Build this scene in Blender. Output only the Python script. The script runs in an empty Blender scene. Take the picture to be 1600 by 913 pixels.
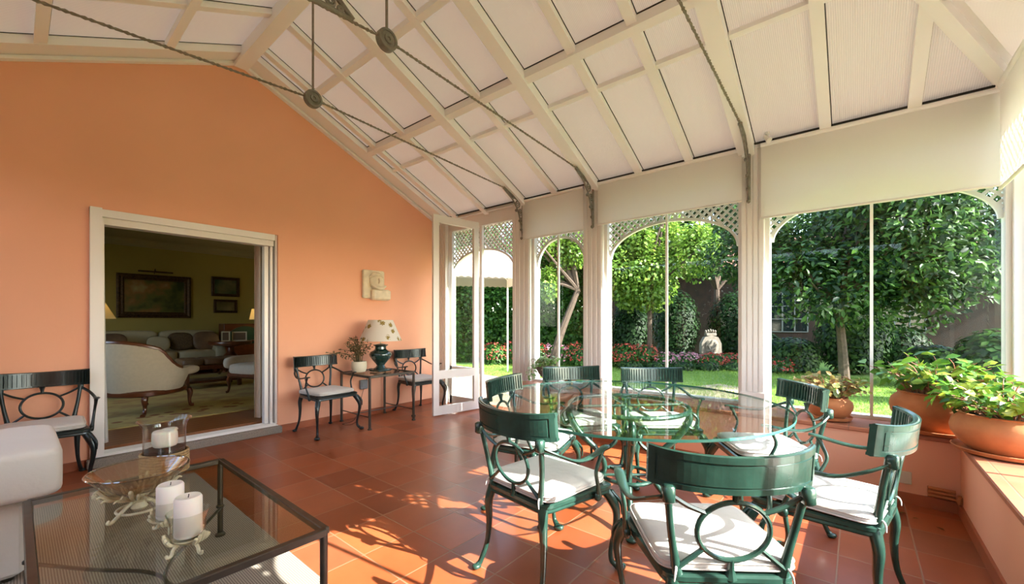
import bpy, math, random
import numpy as np
from mathutils import Vector, Matrix

C = bpy.context.scene.collection
R = math.radians
PI = math.pi
sc = bpy.context.scene

# ------------------------------------------------------------------ camera
cam_d = bpy.data.cameras.new('camera')
cam = bpy.data.objects.new('camera', cam_d); C.objects.link(cam)
cam.location = (0, 0, 1.25)
YAW = math.atan(778.3 / 648.14)
cam.rotation_euler = (PI / 2, 0, -YAW)
cam_d.sensor_width = 36.0
cam_d.lens = 36.0 * 648.14 / 1600.0
cam_d.shift_y = 46.3 / 1600.0
cam_d.clip_start = 0.05; cam_d.clip_end = 300
sc.camera = cam

# ------------------------------------------------------------------ light
SUN_DIR = Vector((-0.15, 1.0, -0.66)).normalized()
sun_d = bpy.data.lights.new('sun', 'SUN'); sun = bpy.data.objects.new('sun', sun_d); C.objects.link(sun)
sun.rotation_euler = SUN_DIR.to_track_quat('-Z', 'Y').to_euler()
sun.location = (8, -30, 25)
sun_d.energy = 15.0; sun_d.angle = R(0.35); sun_d.color = (1.0, 0.95, 0.88)
w = bpy.data.worlds.new('sky'); sc.world = w; w.use_nodes = True
nt = w.node_tree; nt.nodes.clear()
sky = nt.nodes.new('ShaderNodeTexSky'); sky.sky_type = 'NISHITA'; sky.sun_disc = False
sky.sun_elevation = R(33); sky.sun_rotation = R(180)
hs = nt.nodes.new('ShaderNodeHueSaturation'); hs.inputs['Saturation'].default_value = 0.85
bg = nt.nodes.new('ShaderNodeBackground'); bg.inputs['Strength'].default_value = 0.7
wo = nt.nodes.new('ShaderNodeOutputWorld')
nt.links.new(sky.outputs[0], hs.inputs['Color']); nt.links.new(hs.outputs[0], bg.inputs[0]); nt.links.new(bg.outputs[0], wo.inputs[0])
sc.view_settings.view_transform = 'Standard'; sc.view_settings.look = 'None'
sc.view_settings.gamma = 1.0; sc.view_settings.use_curve_mapping = False
sc.view_settings.exposure = 0.98
cy = sc.cycles
cy.max_bounces = 12; cy.diffuse_bounces = 6; cy.glossy_bounces = 5; cy.transmission_bounces = 8
cy.transparent_max_bounces = 16; cy.sample_clamp_indirect = 6.0
cy.use_denoising = True
cy.caustics_reflective = False; cy.caustics_refractive = False

# ------------------------------------------------------------------ helpers
rng = np.random.default_rng(7)
rnd = random.Random(11)

def tag(o, label=None, cat=None, group=None, kind=None):
    if label: o['label'] = label
    if cat: o['category'] = cat
    if group: o['group'] = group
    if kind: o['kind'] = kind
    return o

def empty(name, loc=(0, 0, 0), rz=0, label=None, cat=None, group=None, kind=None):
    o = bpy.data.objects.new(name, None); C.objects.link(o)
    o.location = loc; o.rotation_euler = (0, 0, rz); o.empty_display_size = 0.1
    return tag(o, label, cat, group, kind)

def copy_tree(o, parent=None):
    c = o.copy(); C.objects.link(c); c.parent = parent
    for ch in list(o.children):
        copy_tree(ch, c)
    return c

class MB:
    def __init__(s): s.v = []; s.f = []
    def add(s, vs, fs):
        n = len(s.v); s.v += [tuple(p) for p in vs]; s.f += [tuple(i + n for i in f) for f in fs]; return s
    def box(s, a, b):
        x0, x1 = sorted((a[0], b[0])); y0, y1 = sorted((a[1], b[1])); z0, z1 = sorted((a[2], b[2]))
        return s.add([(x0,y0,z0),(x1,y0,z0),(x1,y1,z0),(x0,y1,z0),(x0,y0,z1),(x1,y0,z1),(x1,y1,z1),(x0,y1,z1)],
                     [(0,3,2,1),(4,5,6,7),(0,1,5,4),(1,2,6,5),(2,3,7,6),(3,0,4,7)])
    def rbox(s, a, b, r=0.01):
        """box with chamfered vertical and horizontal edges"""
        x0, x1 = sorted((a[0], b[0])); y0, y1 = sorted((a[1], b[1])); z0, z1 = sorted((a[2], b[2]))
        def ring(e, z):
            X0, X1, Y0, Y1 = x0 + e, x1 - e, y0 + e, y1 - e
            return [(X0 + r, Y0, z), (X1 - r, Y0, z), (X1, Y0 + r, z), (X1, Y1 - r, z), (X1 - r, Y1, z), (X0 + r, Y1, z), (X0, Y1 - r, z), (X0, Y0 + r, z)]
        rows = [ring(r, z0), ring(0, z0 + r), ring(0, z1 - r), ring(r, z1)]
        return s.loft(rows, caps=True)
    def loft(s, rows, caps=True, closed=True):
        n = len(rows[0]); vs = [p for r_ in rows for p in r_]; fs = []
        for i in range(len(rows) - 1):
            for j in range(n if closed else n - 1):
                k = (j + 1) % n
                fs.append((i*n+j, i*n+k, (i+1)*n+k, (i+1)*n+j))
        if caps and closed:
            fs.append(tuple(range(n))[::-1]); fs.append(tuple(range((len(rows)-1)*n, len(rows)*n)))
        return s.add(vs, fs)
    def beam(s, a, b, w_, h_, up=(0, 0, 1)):
        a = Vector(a); b = Vector(b); d = (b - a).normalized(); up = Vector(up)
        side = d.cross(up).normalized(); u2 = side.cross(d).normalized()
        rows = []
        for p in (a, b):
            rows.append([p + side*w_/2 + u2*h_/2, p - side*w_/2 + u2*h_/2, p - side*w_/2 - u2*h_/2, p + side*w_/2 - u2*h_/2])
        return s.loft(rows)
    def tube(s, pts, rad, n=8, closed=False, flat=1.0, up=(0, 0, 1)):
        pts = [Vector(p) for p in pts]; m = len(pts)
        if not hasattr(rad, '__len__'): rad = [rad] * m
        rows = []; prev = None
        for i, p in enumerate(pts):
            if closed: t = pts[(i+1) % m] - pts[i-1]
            else: t = pts[min(i+1, m-1)] - pts[max(i-1, 0)]
            t.normalize()
            if prev is None:
                u = Vector(up)
                if abs(t.dot(u)) > 0.95: u = Vector((1, 0, 0)) if abs(t.x) < 0.9 else Vector((0, 1, 0))
                a = t.cross(u).normalized()
            else:
                a = (prev - t * prev.dot(t)).normalized()
            prev = a; b = t.cross(a)
            rows.append([p + (a*math.cos(2*PI*k/n)*flat + b*math.sin(2*PI*k/n)) * rad[i] for k in range(n)])
        if closed:
            n0 = len(s.v); s.v += [tuple(q) for r_ in rows for q in r_]
            for i in range(m):
                i2 = (i+1) % m
                for j in range(n):
                    k = (j+1) % n
                    s.f.append((n0+i*n+j, n0+i*n+k, n0+i2*n+k, n0+i2*n+j))
            return s
        return s.loft(rows)
    def lathe(s, prof, n=32, c=(0, 0, 0), sx=1.0, sy=1.0):
        """prof: (radius, z) from bottom to top"""
        rows = [[(c[0] + r*math.cos(2*PI*k/n)*sx, c[1] + r*math.sin(2*PI*k/n)*sy, c[2] + z) for k in range(n)] for r, z in prof]
        return s.loft(rows, caps=True)
    def prism(s, poly, f0, f1):
        """poly 2-D list; f0,f1 map (a,b)->3-D for the two sides"""
        n = len(poly); vs = [f0(*p) for p in poly] + [f1(*p) for p in poly]
        fs = [tuple(range(n))[::-1], tuple(range(n, 2*n))] + [(i, (i+1) % n, n+(i+1) % n, n+i) for i in range(n)]
        return s.add(vs, fs)
    def pillow(s, c, sx, sy, sz, e1=0.35, e2=0.3, nu=28, nv=12, top=None):
        def sg(v, e): return math.copysign(abs(v)**e, v)
        rows = []
        for i in range(nv + 1):
            ph = -PI/2 + PI*i/nv
            ph = max(-PI/2 + 0.02, min(PI/2 - 0.02, ph))
            cz = sg(math.sin(ph), e1); cr = abs(math.cos(ph))**e1
            rows.append([(c[0]+sx/2*cr*sg(math.cos(2*PI*j/nu), e2), c[1]+sy/2*cr*sg(math.sin(2*PI*j/nu), e2), c[2]+sz/2*cz) for j in range(nu)])
        return s.loft(rows)
    def xf(s, M):
        s.v = [tuple(M @ Vector(p)) for p in s.v]; return s
    def build(s, name, mat, parent=None, smooth=False, label=None, angle=40):
        me = bpy.data.meshes.new(name)
        me.from_pydata(s.v, [], s.f); me.update()
        o = bpy.data.objects.new(name, me); C.objects.link(o)
        me.materials.append(mat)
        import bmesh
        bm = bmesh.new(); bm.from_mesh(me); bmesh.ops.recalc_face_normals(bm, faces=bm.faces[:]); bm.to_mesh(me); bm.free()
        if smooth:
            me.shade_smooth()
            me.set_sharp_from_angle(angle=R(angle))
        if parent: o.parent = parent
        if label: o['label'] = label
        return o

def spline(pts, n=6):
    """Catmull-Rom through pts; pts may carry a radius as 4th value"""
    P_ = [np.array(p, float) for p in pts]; out = []
    P_ = [2*P_[0]-P_[1]] + P_ + [2*P_[-1]-P_[-2]]
    for i in range(1, len(P_) - 2):
        a, b, c, d = P_[i-1:i+3]
        for k in range(n):
            t = k / n
            out.append(0.5*((2*b)+(-a+c)*t+(2*a-5*b+4*c-d)*t*t+(-a+3*b-3*c+d)*t**3))
    out.append(P_[-2]); return out

def stube(m, pts, n=8, k=6, flat=1.0, up=(0, 0, 1)):
    q = spline(pts, k); m.tube([tuple(p[:3]) for p in q], [max(0.001, p[3]) for p in q], n, flat=flat, up=up); return m

def rings_pts(c, r, n=24, ax='y', ry=None):
    ry = ry or r; out = []
    for k in range(n):
        a = 2*PI*k/n; x, y = r*math.cos(a), ry*math.sin(a)
        out.append({'y': (c[0]+x, c[1], c[2]+y), 'x': (c[0], c[1]+x, c[2]+y), 'z': (c[0]+x, c[1]+y, c[2])}[ax])
    return out

# ------------------------------------------------------------------ materials
def _new(name):
    m = bpy.data.materials.new(name); m.use_nodes = True
    t = m.node_tree; b = t.nodes['Principled BSDF']; return m, t, b

def lin(r, g, b):
    f = lambda c: ((c/255 + 0.055)/1.055)**2.4 if c/255 > 0.04045 else c/255/12.92
    return (f(r), f(g), f(b), 1)

def mat(name, col, rough=0.5, metal=0.0, var=0.0, vscale=8.0, bump=0.0, bscale=60.0, spec=None, col2=None, coat=0.0, sheen=0.0):
    m, t, b = _new(name); N = t.nodes; L = t.links
    b.inputs['Base Color'].default_value = col; b.inputs['Roughness'].default_value = rough; b.inputs['Metallic'].default_value = metal
    if spec is not None: b.inputs['Specular IOR Level'].default_value = spec
    if coat: b.inputs['Coat Weight'].default_value = coat; b.inputs['Coat Roughness'].default_value = 0.1
    if sheen: b.inputs['Sheen Weight'].default_value = sheen
    tc = N.new('ShaderNodeTexCoord')
    if var or col2:
        n = N.new('ShaderNodeTexNoise'); n.inputs['Scale'].default_value = vscale; n.inputs['Detail'].default_value = 6
        L.new(tc.outputs['Object'], n.inputs['Vector'])
        cr = N.new('ShaderNodeValToRGB')
        c2 = col2 or tuple(c*(1-var) for c in col[:3]) + (1,)
        cr.color_ramp.elements[0].position = 0.3; cr.color_ramp.elements[0].color = c2
        cr.color_ramp.elements[1].position = 0.7; cr.color_ramp.elements[1].color = col
        L.new(n.outputs[0], cr.inputs[0]); L.new(cr.outputs[0], b.inputs['Base Color'])
    if bump:
        n2 = N.new('ShaderNodeTexNoise'); n2.inputs['Scale'].default_value = bscale; n2.inputs['Detail'].default_value = 4
        L.new(tc.outputs['Object'], n2.inputs['Vector'])
        bp = N.new('ShaderNodeBump'); bp.inputs['Strength'].default_value = bump; bp.inputs['Distance'].default_value = 0.01
        L.new(n2.outputs[0], bp.inputs['Height']); L.new(bp.outputs[0], b.inputs['Normal'])
    return m

def glass(name, tint=(1, 1, 1, 1), ior=1.5, rough=0.0, fmul=1.0):
    m, t, b = _new(name); N = t.nodes; L = t.links; N.remove(b)
    out = [n for n in N if n.type == 'OUTPUT_MATERIAL'][0]
    tr = N.new('ShaderNodeBsdfTransparent'); tr.inputs[0].default_value = tint
    gl = N.new('ShaderNodeBsdfGlossy'); gl.inputs['Roughness'].default_value = rough
    lw_ = N.new('ShaderNodeLayerWeight'); lw_.inputs[0].default_value = 0.5
    pw = N.new('ShaderNodeMath'); pw.operation = 'POWER'; pw.inputs[1].default_value = 5.0; L.new(lw_.outputs['Facing'], pw.inputs[0])
    f0 = ((ior-1)/(ior+1))**2
    fr = N.new('ShaderNodeMath'); fr.operation = 'MULTIPLY_ADD'; fr.inputs[1].default_value = 1-f0; fr.inputs[2].default_value = f0; L.new(pw.outputs[0], fr.inputs[0])
    mu = N.new('ShaderNodeMath'); mu.operation = 'MULTIPLY'; mu.inputs[1].default_value = fmul; mu.use_clamp = True
    mx = N.new('ShaderNodeMixShader')
    L.new(fr.outputs[0], mu.inputs[0]); L.new(mu.outputs[0], mx.inputs[0]); L.new(tr.outputs[0], mx.inputs[1]); L.new(gl.outputs[0], mx.inputs[2]); L.new(mx.outputs[0], out.inputs[0])
    return m

def translucent(name, col, amount=0.5, rough=0.6, ribs=None, tcol=None, bump=0.0):
    m, t, b = _new(name); N = t.nodes; L = t.links
    out = [n for n in N if n.type == 'OUTPUT_MATERIAL'][0]
    b.inputs['Base Color'].default_value = col; b.inputs['Roughness'].default_value = rough
    tl = N.new('ShaderNodeBsdfTranslucent'); tl.inputs[0].default_value = tcol or col
    mx = N.new('ShaderNodeMixShader'); mx.inputs[0].default_value = amount
    L.new(b.outputs[0], mx.inputs[1]); L.new(tl.outputs[0], mx.inputs[2]); L.new(mx.outputs[0], out.inputs[0])
    if ribs:
        tc = N.new('ShaderNodeTexCoord'); wv = N.new('ShaderNodeTexWave'); wv.bands_direction = ribs[0]; wv.inputs['Scale'].default_value = ribs[1]
        wv.inputs['Distortion'].default_value = 0
        L.new(tc.outputs['Object'], wv.inputs['Vector'])
        cr = N.new('ShaderNodeValToRGB'); cr.color_ramp.elements[0].position = 0.05; cr.color_ramp.elements[0].color = tuple(c*0.8 for c in col[:3]) + (1,)
        cr.color_ramp.elements[1].position = 0.35; cr.color_ramp.elements[1].color = col
        L.new(wv.outputs[0], cr.inputs[0]); L.new(cr.outputs[0], b.inputs['Base Color'])
        bp = N.new('ShaderNodeBump'); bp.inputs['Strength'].default_value = 0.3; bp.inputs['Distance'].default_value = 0.004
        L.new(wv.outputs[0], bp.inputs['Height']); L.new(bp.outputs[0], b.inputs['Normal'])
    return m

def leafmat(name, cols, rough=0.45, trans=0.35, spec=0.4):
    m, t, b = _new(name); N = t.nodes; L = t.links
    out = [n for n in N if n.type == 'OUTPUT_MATERIAL'][0]
    g = N.new('ShaderNodeNewGeometry'); cr = N.new('ShaderNodeValToRGB')
    els = cr.color_ramp.elements
    while len(els) < len(cols): els.new(0.5)
    for i, c in enumerate(cols):
        els[i].position = i / max(1, len(cols)-1); els[i].color = c
    cr.color_ramp.interpolation = 'LINEAR'
    L.new(g.outputs['Random Per Island'], cr.inputs[0]); L.new(cr.outputs[0], b.inputs['Base Color'])
    b.inputs['Roughness'].default_value = rough; b.inputs['Specular IOR Level'].default_value = spec
    tl = N.new('ShaderNodeBsdfTranslucent'); hv = N.new('ShaderNodeHueSaturation'); hv.inputs['Value'].default_value = 1.3
    L.new(cr.outputs[0], hv.inputs['Color']); L.new(hv.outputs[0], tl.inputs[0])
    mx = N.new('ShaderNodeMixShader'); mx.inputs[0].default_value = trans
    L.new(b.outputs[0], mx.inputs[1]); L.new(tl.outputs[0], mx.inputs[2]); L.new(mx.outputs[0], out.inputs[0])
    return m

def tilemat(name, pitch, ox, oy, cols, grout, rough=0.28, spec=0.5):
    m, t, b = _new(name); N = t.nodes; L = t.links
    tc = N.new('ShaderNodeTexCoord'); mp = N.new('ShaderNodeMapping')
    mp.inputs['Location'].default_value = (-ox/pitch, -oy/pitch, 0); mp.inputs['Scale'].default_value = (1/pitch,)*3
    L.new(tc.outputs['Object'], mp.inputs[0])
    fl = N.new('ShaderNodeVectorMath'); fl.operation = 'FLOOR'; L.new(mp.outputs[0], fl.inputs[0])
    wn = N.new('ShaderNodeTexWhiteNoise'); L.new(fl.outputs[0], wn.inputs['Vector'])
    cr = N.new('ShaderNodeValToRGB'); els = cr.color_ramp.elements
    while len(els) < len(cols): els.new(0.5)
    for i, c in enumerate(cols): els[i].position = i/(len(cols)-1); els[i].color = c
    L.new(wn.outputs['Value'], cr.inputs[0])
    no = N.new('ShaderNodeTexNoise'); no.inputs['Scale'].default_value = 2.2; no.inputs['Detail'].default_value = 10; no.inputs['Roughness'].default_value = 0.65; L.new(tc.outputs['Object'], no.inputs['Vector'])
    c2 = N.new('ShaderNodeValToRGB'); c2.color_ramp.elements[0].position = 0.15; c2.color_ramp.elements[0].color = (0.62, 0.56, 0.54, 1)
    c2.color_ramp.elements[1].position = 0.85; c2.color_ramp.elements[1].color = (1.22, 1.22, 1.22, 1); L.new(no.outputs[0], c2.inputs[0])
    mul = N.new('ShaderNodeMix'); mul.data_type = 'RGBA'; mul.blend_type = 'MULTIPLY'; mul.inputs[0].default_value = 0.9
    L.new(cr.outputs[0], mul.inputs[6]); L.new(c2.outputs[0], mul.inputs[7])
    fr = N.new('ShaderNodeVectorMath'); fr.operation = 'FRACTION'; L.new(mp.outputs[0], fr.inputs[0])
    sx = N.new('ShaderNodeSeparateXYZ'); L.new(fr.outputs[0], sx.inputs[0])
    def edge(o):
        a = N.new('ShaderNodeMath'); a.operation = 'SUBTRACT'; a.inputs[1].default_value = 0.5; L.new(o, a.inputs[0])
        c = N.new('ShaderNodeMath'); c.operation = 'ABSOLUTE'; L.new(a.outputs[0], c.inputs[0]); return c.outputs[0]
    mxm = N.new('ShaderNodeMath'); mxm.operation = 'MAXIMUM'; L.new(edge(sx.outputs[0]), mxm.inputs[0]); L.new(edge(sx.outputs[1]), mxm.inputs[1])
    mr = N.new('ShaderNodeMapRange'); mr.inputs[1].default_value = 0.485; mr.inputs[2].default_value = 0.493; L.new(mxm.outputs[0], mr.inputs[0])
    mg = N.new('ShaderNodeMix'); mg.data_type = 'RGBA'; L.new(mr.outputs[0], mg.inputs[0]); L.new(mul.outputs[2], mg.inputs[6]); mg.inputs[7].default_value = grout
    L.new(mg.outputs[2], b.inputs['Base Color'])
    rr = N.new('ShaderNodeMapRange'); rr.inputs[3].default_value = rough; rr.inputs[4].default_value = rough+0.18; L.new(no.outputs[0], rr.inputs[0]); L.new(rr.outputs[0], b.inputs['Roughness'])
    bp = N.new('ShaderNodeBump'); bp.inputs['Strength'].default_value = 0.35; bp.inputs['Distance'].default_value = 0.003; bp.invert = True
    ad = N.new('ShaderNodeMath'); ad.operation = 'MULTIPLY_ADD'; ad.inputs[1].default_value = 0.6
    L.new(no.outputs[0], ad.inputs[0]); L.new(mr.outputs[0], ad.inputs[2]); L.new(ad.outputs[0], bp.inputs['Height']); L.new(bp.outputs[0], b.inputs['Normal'])
    b.inputs['Specular IOR Level'].default_value = spec
    return m

def stripemat(name, c1, c2, scale, direction='X', rough=0.9, bump=0.3):
    m, t, b = _new(name); N = t.nodes; L = t.links
    tc = N.new('ShaderNodeTexCoord'); wv = N.new('ShaderNodeTexWave'); wv.bands_direction = direction; wv.inputs['Scale'].default_value = scale
    wv.inputs['Distortion'].default_value = 0.6; wv.inputs['Detail Scale'].default_value = 20; wv.inputs['Detail'].default_value = 2
    L.new(tc.outputs['Object'], wv.inputs['Vector'])
    cr = N.new('ShaderNodeValToRGB'); cr.color_ramp.elements[0].color = c1; cr.color_ramp.elements[1].color = c2
    cr.color_ramp.elements[0].position = 0.35; cr.color_ramp.elements[1].position = 0.65
    L.new(wv.outputs[0], cr.inputs[0]); L.new(cr.outputs[0], b.inputs['Base Color']); b.inputs['Roughness'].default_value = rough
    bp = N.new('ShaderNodeBump'); bp.inputs['Strength'].default_value = bump; L.new(wv.outputs[0], bp.inputs['Height']); L.new(bp.outputs[0], b.inputs['Normal'])
    return m

M = {}
M['orange'] = mat('apricot_plaster', (0.86, 0.43, 0.27, 1), 0.85, var=0.06, vscale=1.3, bump=0.05, bscale=40)
M['white'] = mat('white_paint', (0.79, 0.76, 0.735, 1), 0.42, var=0.03, vscale=3)
M['beam'] = mat('beam_paint', (0.90, 0.885, 0.875, 1), 0.5, var=0.04, vscale=2)
M['panel'] = translucent('roof_panel', (0.74, 0.70, 0.655, 1), 0.16, 0.4, ribs=('Y', 26), tcol=(0.84, 0.77, 0.70, 1))
M['panel_x'] = translucent('roof_panel_cross', (0.74, 0.70, 0.655, 1), 0.16, 0.4, ribs=('X', 26), tcol=(0.84, 0.77, 0.70, 1))
M['blind'] = translucent('blind_fabric', (0.94, 0.92, 0.885, 1), 0.45, 0.9)
M['floor'] = tilemat('terracotta_floor', 0.325, 2.50, 3.33-9*0.325, [(0.24,0.052,0.017,1),(0.32,0.076,0.025,1),(0.38,0.094,0.031,1),(0.29,0.086,0.038,1),(0.42,0.108,0.036,1)], (0.31,0.16,0.09,1), 0.22)
M['ledge'] = tilemat('terracotta_sill', 0.30, 0.05, 0.05, [(0.40,0.14,0.07,1),(0.46,0.17,0.09,1),(0.36,0.13,0.075,1)], (0.28,0.13,0.08,1), 0.35)
M['skirt'] = mat('terracotta_skirting', (0.42, 0.115, 0.045, 1), 0.45, var=0.25, vscale=6)
M['granite'] = mat('granite', (0.33, 0.28, 0.23, 1), 0.75, var=0.45, vscale=120, bump=0.2, bscale=120)
M['pane'] = glass('window_glass', (0.97, 0.99, 0.98, 1), 1.5, 0.0, 0.3)
M['tglass'] = glass('table_glass', (0.92, 0.98, 0.96, 1), 1.5, 0.0, 0.75)
M['cglass'] = glass('coffee_glass', (0.90, 0.92, 0.86, 1), 1.5, 0.0, 0.9)
M['tedge'] = mat('glass_edge', (0.05, 0.22, 0.17, 1), 0.12, spec=0.8)
M['rimglass'] = glass('rim_glass', (0.70, 0.60, 0.50, 1), 1.9, 0.05, 2.0)
M['clear'] = glass('clear_glass', (0.96, 0.96, 0.94, 1), 1.5, 0.02, 1.3)
M['bowlglass'] = glass('bowl_glass', (0.88, 0.80, 0.70, 1), 1.7, 0.06, 2.2)
M['green'] = mat('green_metal', (0.023, 0.069, 0.051, 1), 0.27, metal=0.1, var=0.45, vscale=14, bump=0.04, bscale=70, spec=0.55, coat=0.25)
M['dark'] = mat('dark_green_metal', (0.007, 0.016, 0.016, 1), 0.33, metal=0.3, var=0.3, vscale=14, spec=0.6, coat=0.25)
M['cushion'] = mat('cushion_cloth', (0.58, 0.555, 0.51, 1), 0.92, var=0.05, vscale=10, bump=0.25, bscale=30, sheen=0.2)
M['iron'] = mat('grey_iron', (0.24, 0.22, 0.185, 1), 0.6, metal=0.1, var=0.4, vscale=30, bump=0.2, bscale=80)
M['rod'] = mat('rod_iron', (0.24, 0.20, 0.15, 1), 0.6, metal=0.1, var=0.3, vscale=40)
M['bronze'] = mat('bronze_frame', (0.10, 0.088, 0.072, 1), 0.38, metal=0.75, var=0.25, vscale=20)
M['terra'] = mat('terracotta_pot', (0.52, 0.195, 0.068, 1), 0.8, var=0.35, vscale=7, bump=0.25, bscale=25, col2=(0.36, 0.115, 0.038, 1))
M['soil'] = mat('soil', (0.05, 0.03, 0.02, 1), 0.95, bump=0.6, bscale=60)
M['stone'] = mat('pale_stone', (0.19, 0.165, 0.13, 1), 0.85, var=0.3, vscale=12, bump=0.35, bscale=40)
M['plaster'] = mat('relief_plaster', (0.78, 0.68, 0.50, 1), 0.8, var=0.2, vscale=14, bump=0.3, bscale=40)
M['whitewood'] = mat('white_gloss', (0.80, 0.77, 0.74, 1), 0.3, spec=0.5)
M['rug'] = stripemat('woven_rug', (0.20, 0.165, 0.135, 1), (0.38, 0.33, 0.27, 1), 32.0, 'X')
M['upholstery'] = mat('white_upholstery', (0.70, 0.67, 0.61, 1), 0.95, var=0.04, vscale=4, bump=0.12, bscale=50, sheen=0.3)
M['wax'] = mat('candle_wax', (0.84, 0.80, 0.72, 1), 0.5)
M['wax'].node_tree.nodes['Principled BSDF'].inputs['Subsurface Weight'].default_value = 0.3
M['gold'] = mat('painted_gilt', (0.76, 0.70, 0.46, 1), 0.5, metal=0.1, var=0.4, vscale=40, bump=0.2)
M['rope'] = mat('rope', (0.50, 0.34, 0.16, 1), 0.9, var=0.4, vscale=80, bump=0.6, bscale=120)
M['jade'] = mat('green_glaze', (0.010, 0.045, 0.038, 1), 0.12, var=0.5, vscale=10, spec=0.7, coat=0.6)
M['cream'] = mat('cream_ceramic', (0.66, 0.60, 0.44, 1), 0.5)
M['blackcord'] = mat('cord', (0.03, 0.02, 0.02, 1), 0.6)
M['outlet'] = mat('grey_outlet', (0.18, 0.19, 0.21, 1), 0.5)
M['plate'] = mat('ivory_plate', (0.62, 0.55, 0.42, 1), 0.5)

# lampshade: pale fabric with scattered ochre flowers
def shademat():
    m, t, b = _new('floral_shade'); N = t.nodes; L = t.links
    out = [n for n in N if n.type == 'OUTPUT_MATERIAL'][0]
    tc = N.new('ShaderNodeTexCoord')
    vo = N.new('ShaderNodeTexVoronoi'); vo.inputs['Scale'].default_value = 9; vo.distance = 'EUCLIDEAN'; L.new(tc.outputs['Object'], vo.inputs['Vector'])
    no = N.new('ShaderNodeTexNoise'); no.inputs['Scale'].default_value = 70; L.new(tc.outputs['Object'], no.inputs['Vector'])
    ad = N.new('ShaderNodeMath'); ad.operation = 'MULTIPLY_ADD'; ad.inputs[1].default_value = 0.55; L.new(no.outputs[0], ad.inputs[0]); L.new(vo.outputs['Distance'], ad.inputs[2])
    cr = N.new('ShaderNodeValToRGB'); cr.color_ramp.elements[0].position = 0.52; cr.color_ramp.elements[0].color = (0.34, 0.24, 0.06, 1)
    cr.color_ramp.elements[1].position = 0.56; cr.color_ramp.elements[1].color = (0.80, 0.74, 0.64, 1)
    L.new(ad.outputs[0], cr.inputs[0]); L.new(cr.outputs[0], b.inputs['Base Color']); b.inputs['Roughness'].default_value = 0.9
    tl = N.new('ShaderNodeBsdfTranslucent'); L.new(cr.outputs[0], tl.inputs[0]); mx = N.new('ShaderNodeMixShader'); mx.inputs[0].default_value = 0.3
    L.new(b.outputs[0], mx.inputs[1]); L.new(tl.outputs[0], mx.inputs[2]); L.new(mx.outputs[0], out.inputs[0])
    return m
M['shade'] = shademat()

# ------------------------------------------------------------------ room shell
XW, YW = 3.93, 5.04          # inner face of the low wall / orange wall
XP, YP = 4.25, -0.83         # inner faces of the window posts
YE = -0.515                  # inner face of the low end wall
SILL = 0.485
RX, RZ, SL = 1.53, 4.07, 0.451
RYE = 0.77
def zr(x): return RZ - SL*abs(x - RX)
EC = (4.50, -0.96)
zec = zr(EC[0])
XL = -1.22

def struct(o): o['kind'] = 'structure'; return o

struct(MB().box((XL-0.3, -1.3, -0.12), (4.6, 5.3, 0)).build('floor', M['floor']))
# orange end wall with the wide doorway
wb = MB()
DX0, DX1, DZ = 0.412, 1.915, 2.23
Y0, Y1 = YW, YW + 0.26
def gpoly(poly):
    wb.prism(poly, lambda a, b: (a, Y0, b), lambda a, b: (a, Y1, b))
gpoly([(XL-0.25, -0.1), (DX0, -0.1), (DX0, zr(DX0)), (XL-0.25, zr(XL-0.25))])
gpoly([(DX1, -0.1), (4.45, -0.1), (4.45, zr(4.45)), (DX1, zr(DX1))])
gpoly([(DX0, DZ), (DX1, DZ), (DX1, zr(DX1)), (RX, RZ), (DX0, zr(DX0))])
struct(wb.build('wall_back', M['orange']))
bb = MB().box((DX1+0.001, YW-0.014, 0), (XP+0.0, YW, 0.075)); struct(bb.build('baseboard_back', M['skirt']))
bb = MB().box((XL, YW-0.014, 0), (DX0-0.001, YW, 0.075)); struct(bb.build('baseboard_back_left', M['skirt']))
# unseen left wall, opened to the sky between posts to brighten the room
lw = MB()
for (a, b, z0, z1) in [(-1.1, -0.6, -0.1, 2.8), (-0.6, 4.9, -0.1, 0.35), (-0.6, 4.9, 2.65, 2.8), (0.10, 0.24, 0.3, 2.7), (0.85, 0.99, 0.3, 2.7), (1.60, 1.74, 0.3, 2.7), (2.35, 2.49, 0.3, 2.7), (3.10, 3.24, 0.3, 2.7), (3.85, 3.99, 0.3, 2.7), (4.9, 5.04, -0.1, 2.8)]:
    lw.box((XL-0.25, a, z0), (XL, b, z1))
struct(lw.build('wall_left', M['orange']))
# low wall and sill under the windows
DOOR0 = 3.57
lo = MB().box((XW, -1.1, -0.1), (4.5, 3.30, SILL-0.03)); struct(lo.build('wall_right_low', M['orange']))
lo = MB().box((1.0, -1.15, -0.1), (XW, YE, SILL-0.03)); struct(lo.build('wall_front_low', M['orange']))
lo = MB().box((XL-0.25, -1.15, -0.1), (1.0, YE-0.12, zr(XL-.2))); struct(lo.build('wall_front', M['orange']))
sl = MB().rbox((XW-0.02, YE-0.015, SILL-0.032), (4.46, 3.30, SILL), 0.006); struct(sl.build('trim_1', M['ledge']))
sl = MB().rbox((1.0, -1.1, SILL-0.032), (4.46, YE+0.02, SILL+0.0005), 0.006); struct(sl.build('trim_2', M['ledge']))
struct(MB().box((XW-0.014, YE, 0), (XW, 3.30, 0.075)).build('baseboard_right', M['skirt']))
struct(MB().box((1.0, YE, 0), (XW, YE+0.014, 0.075)).build('baseboard_front', M['skirt']))

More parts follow.
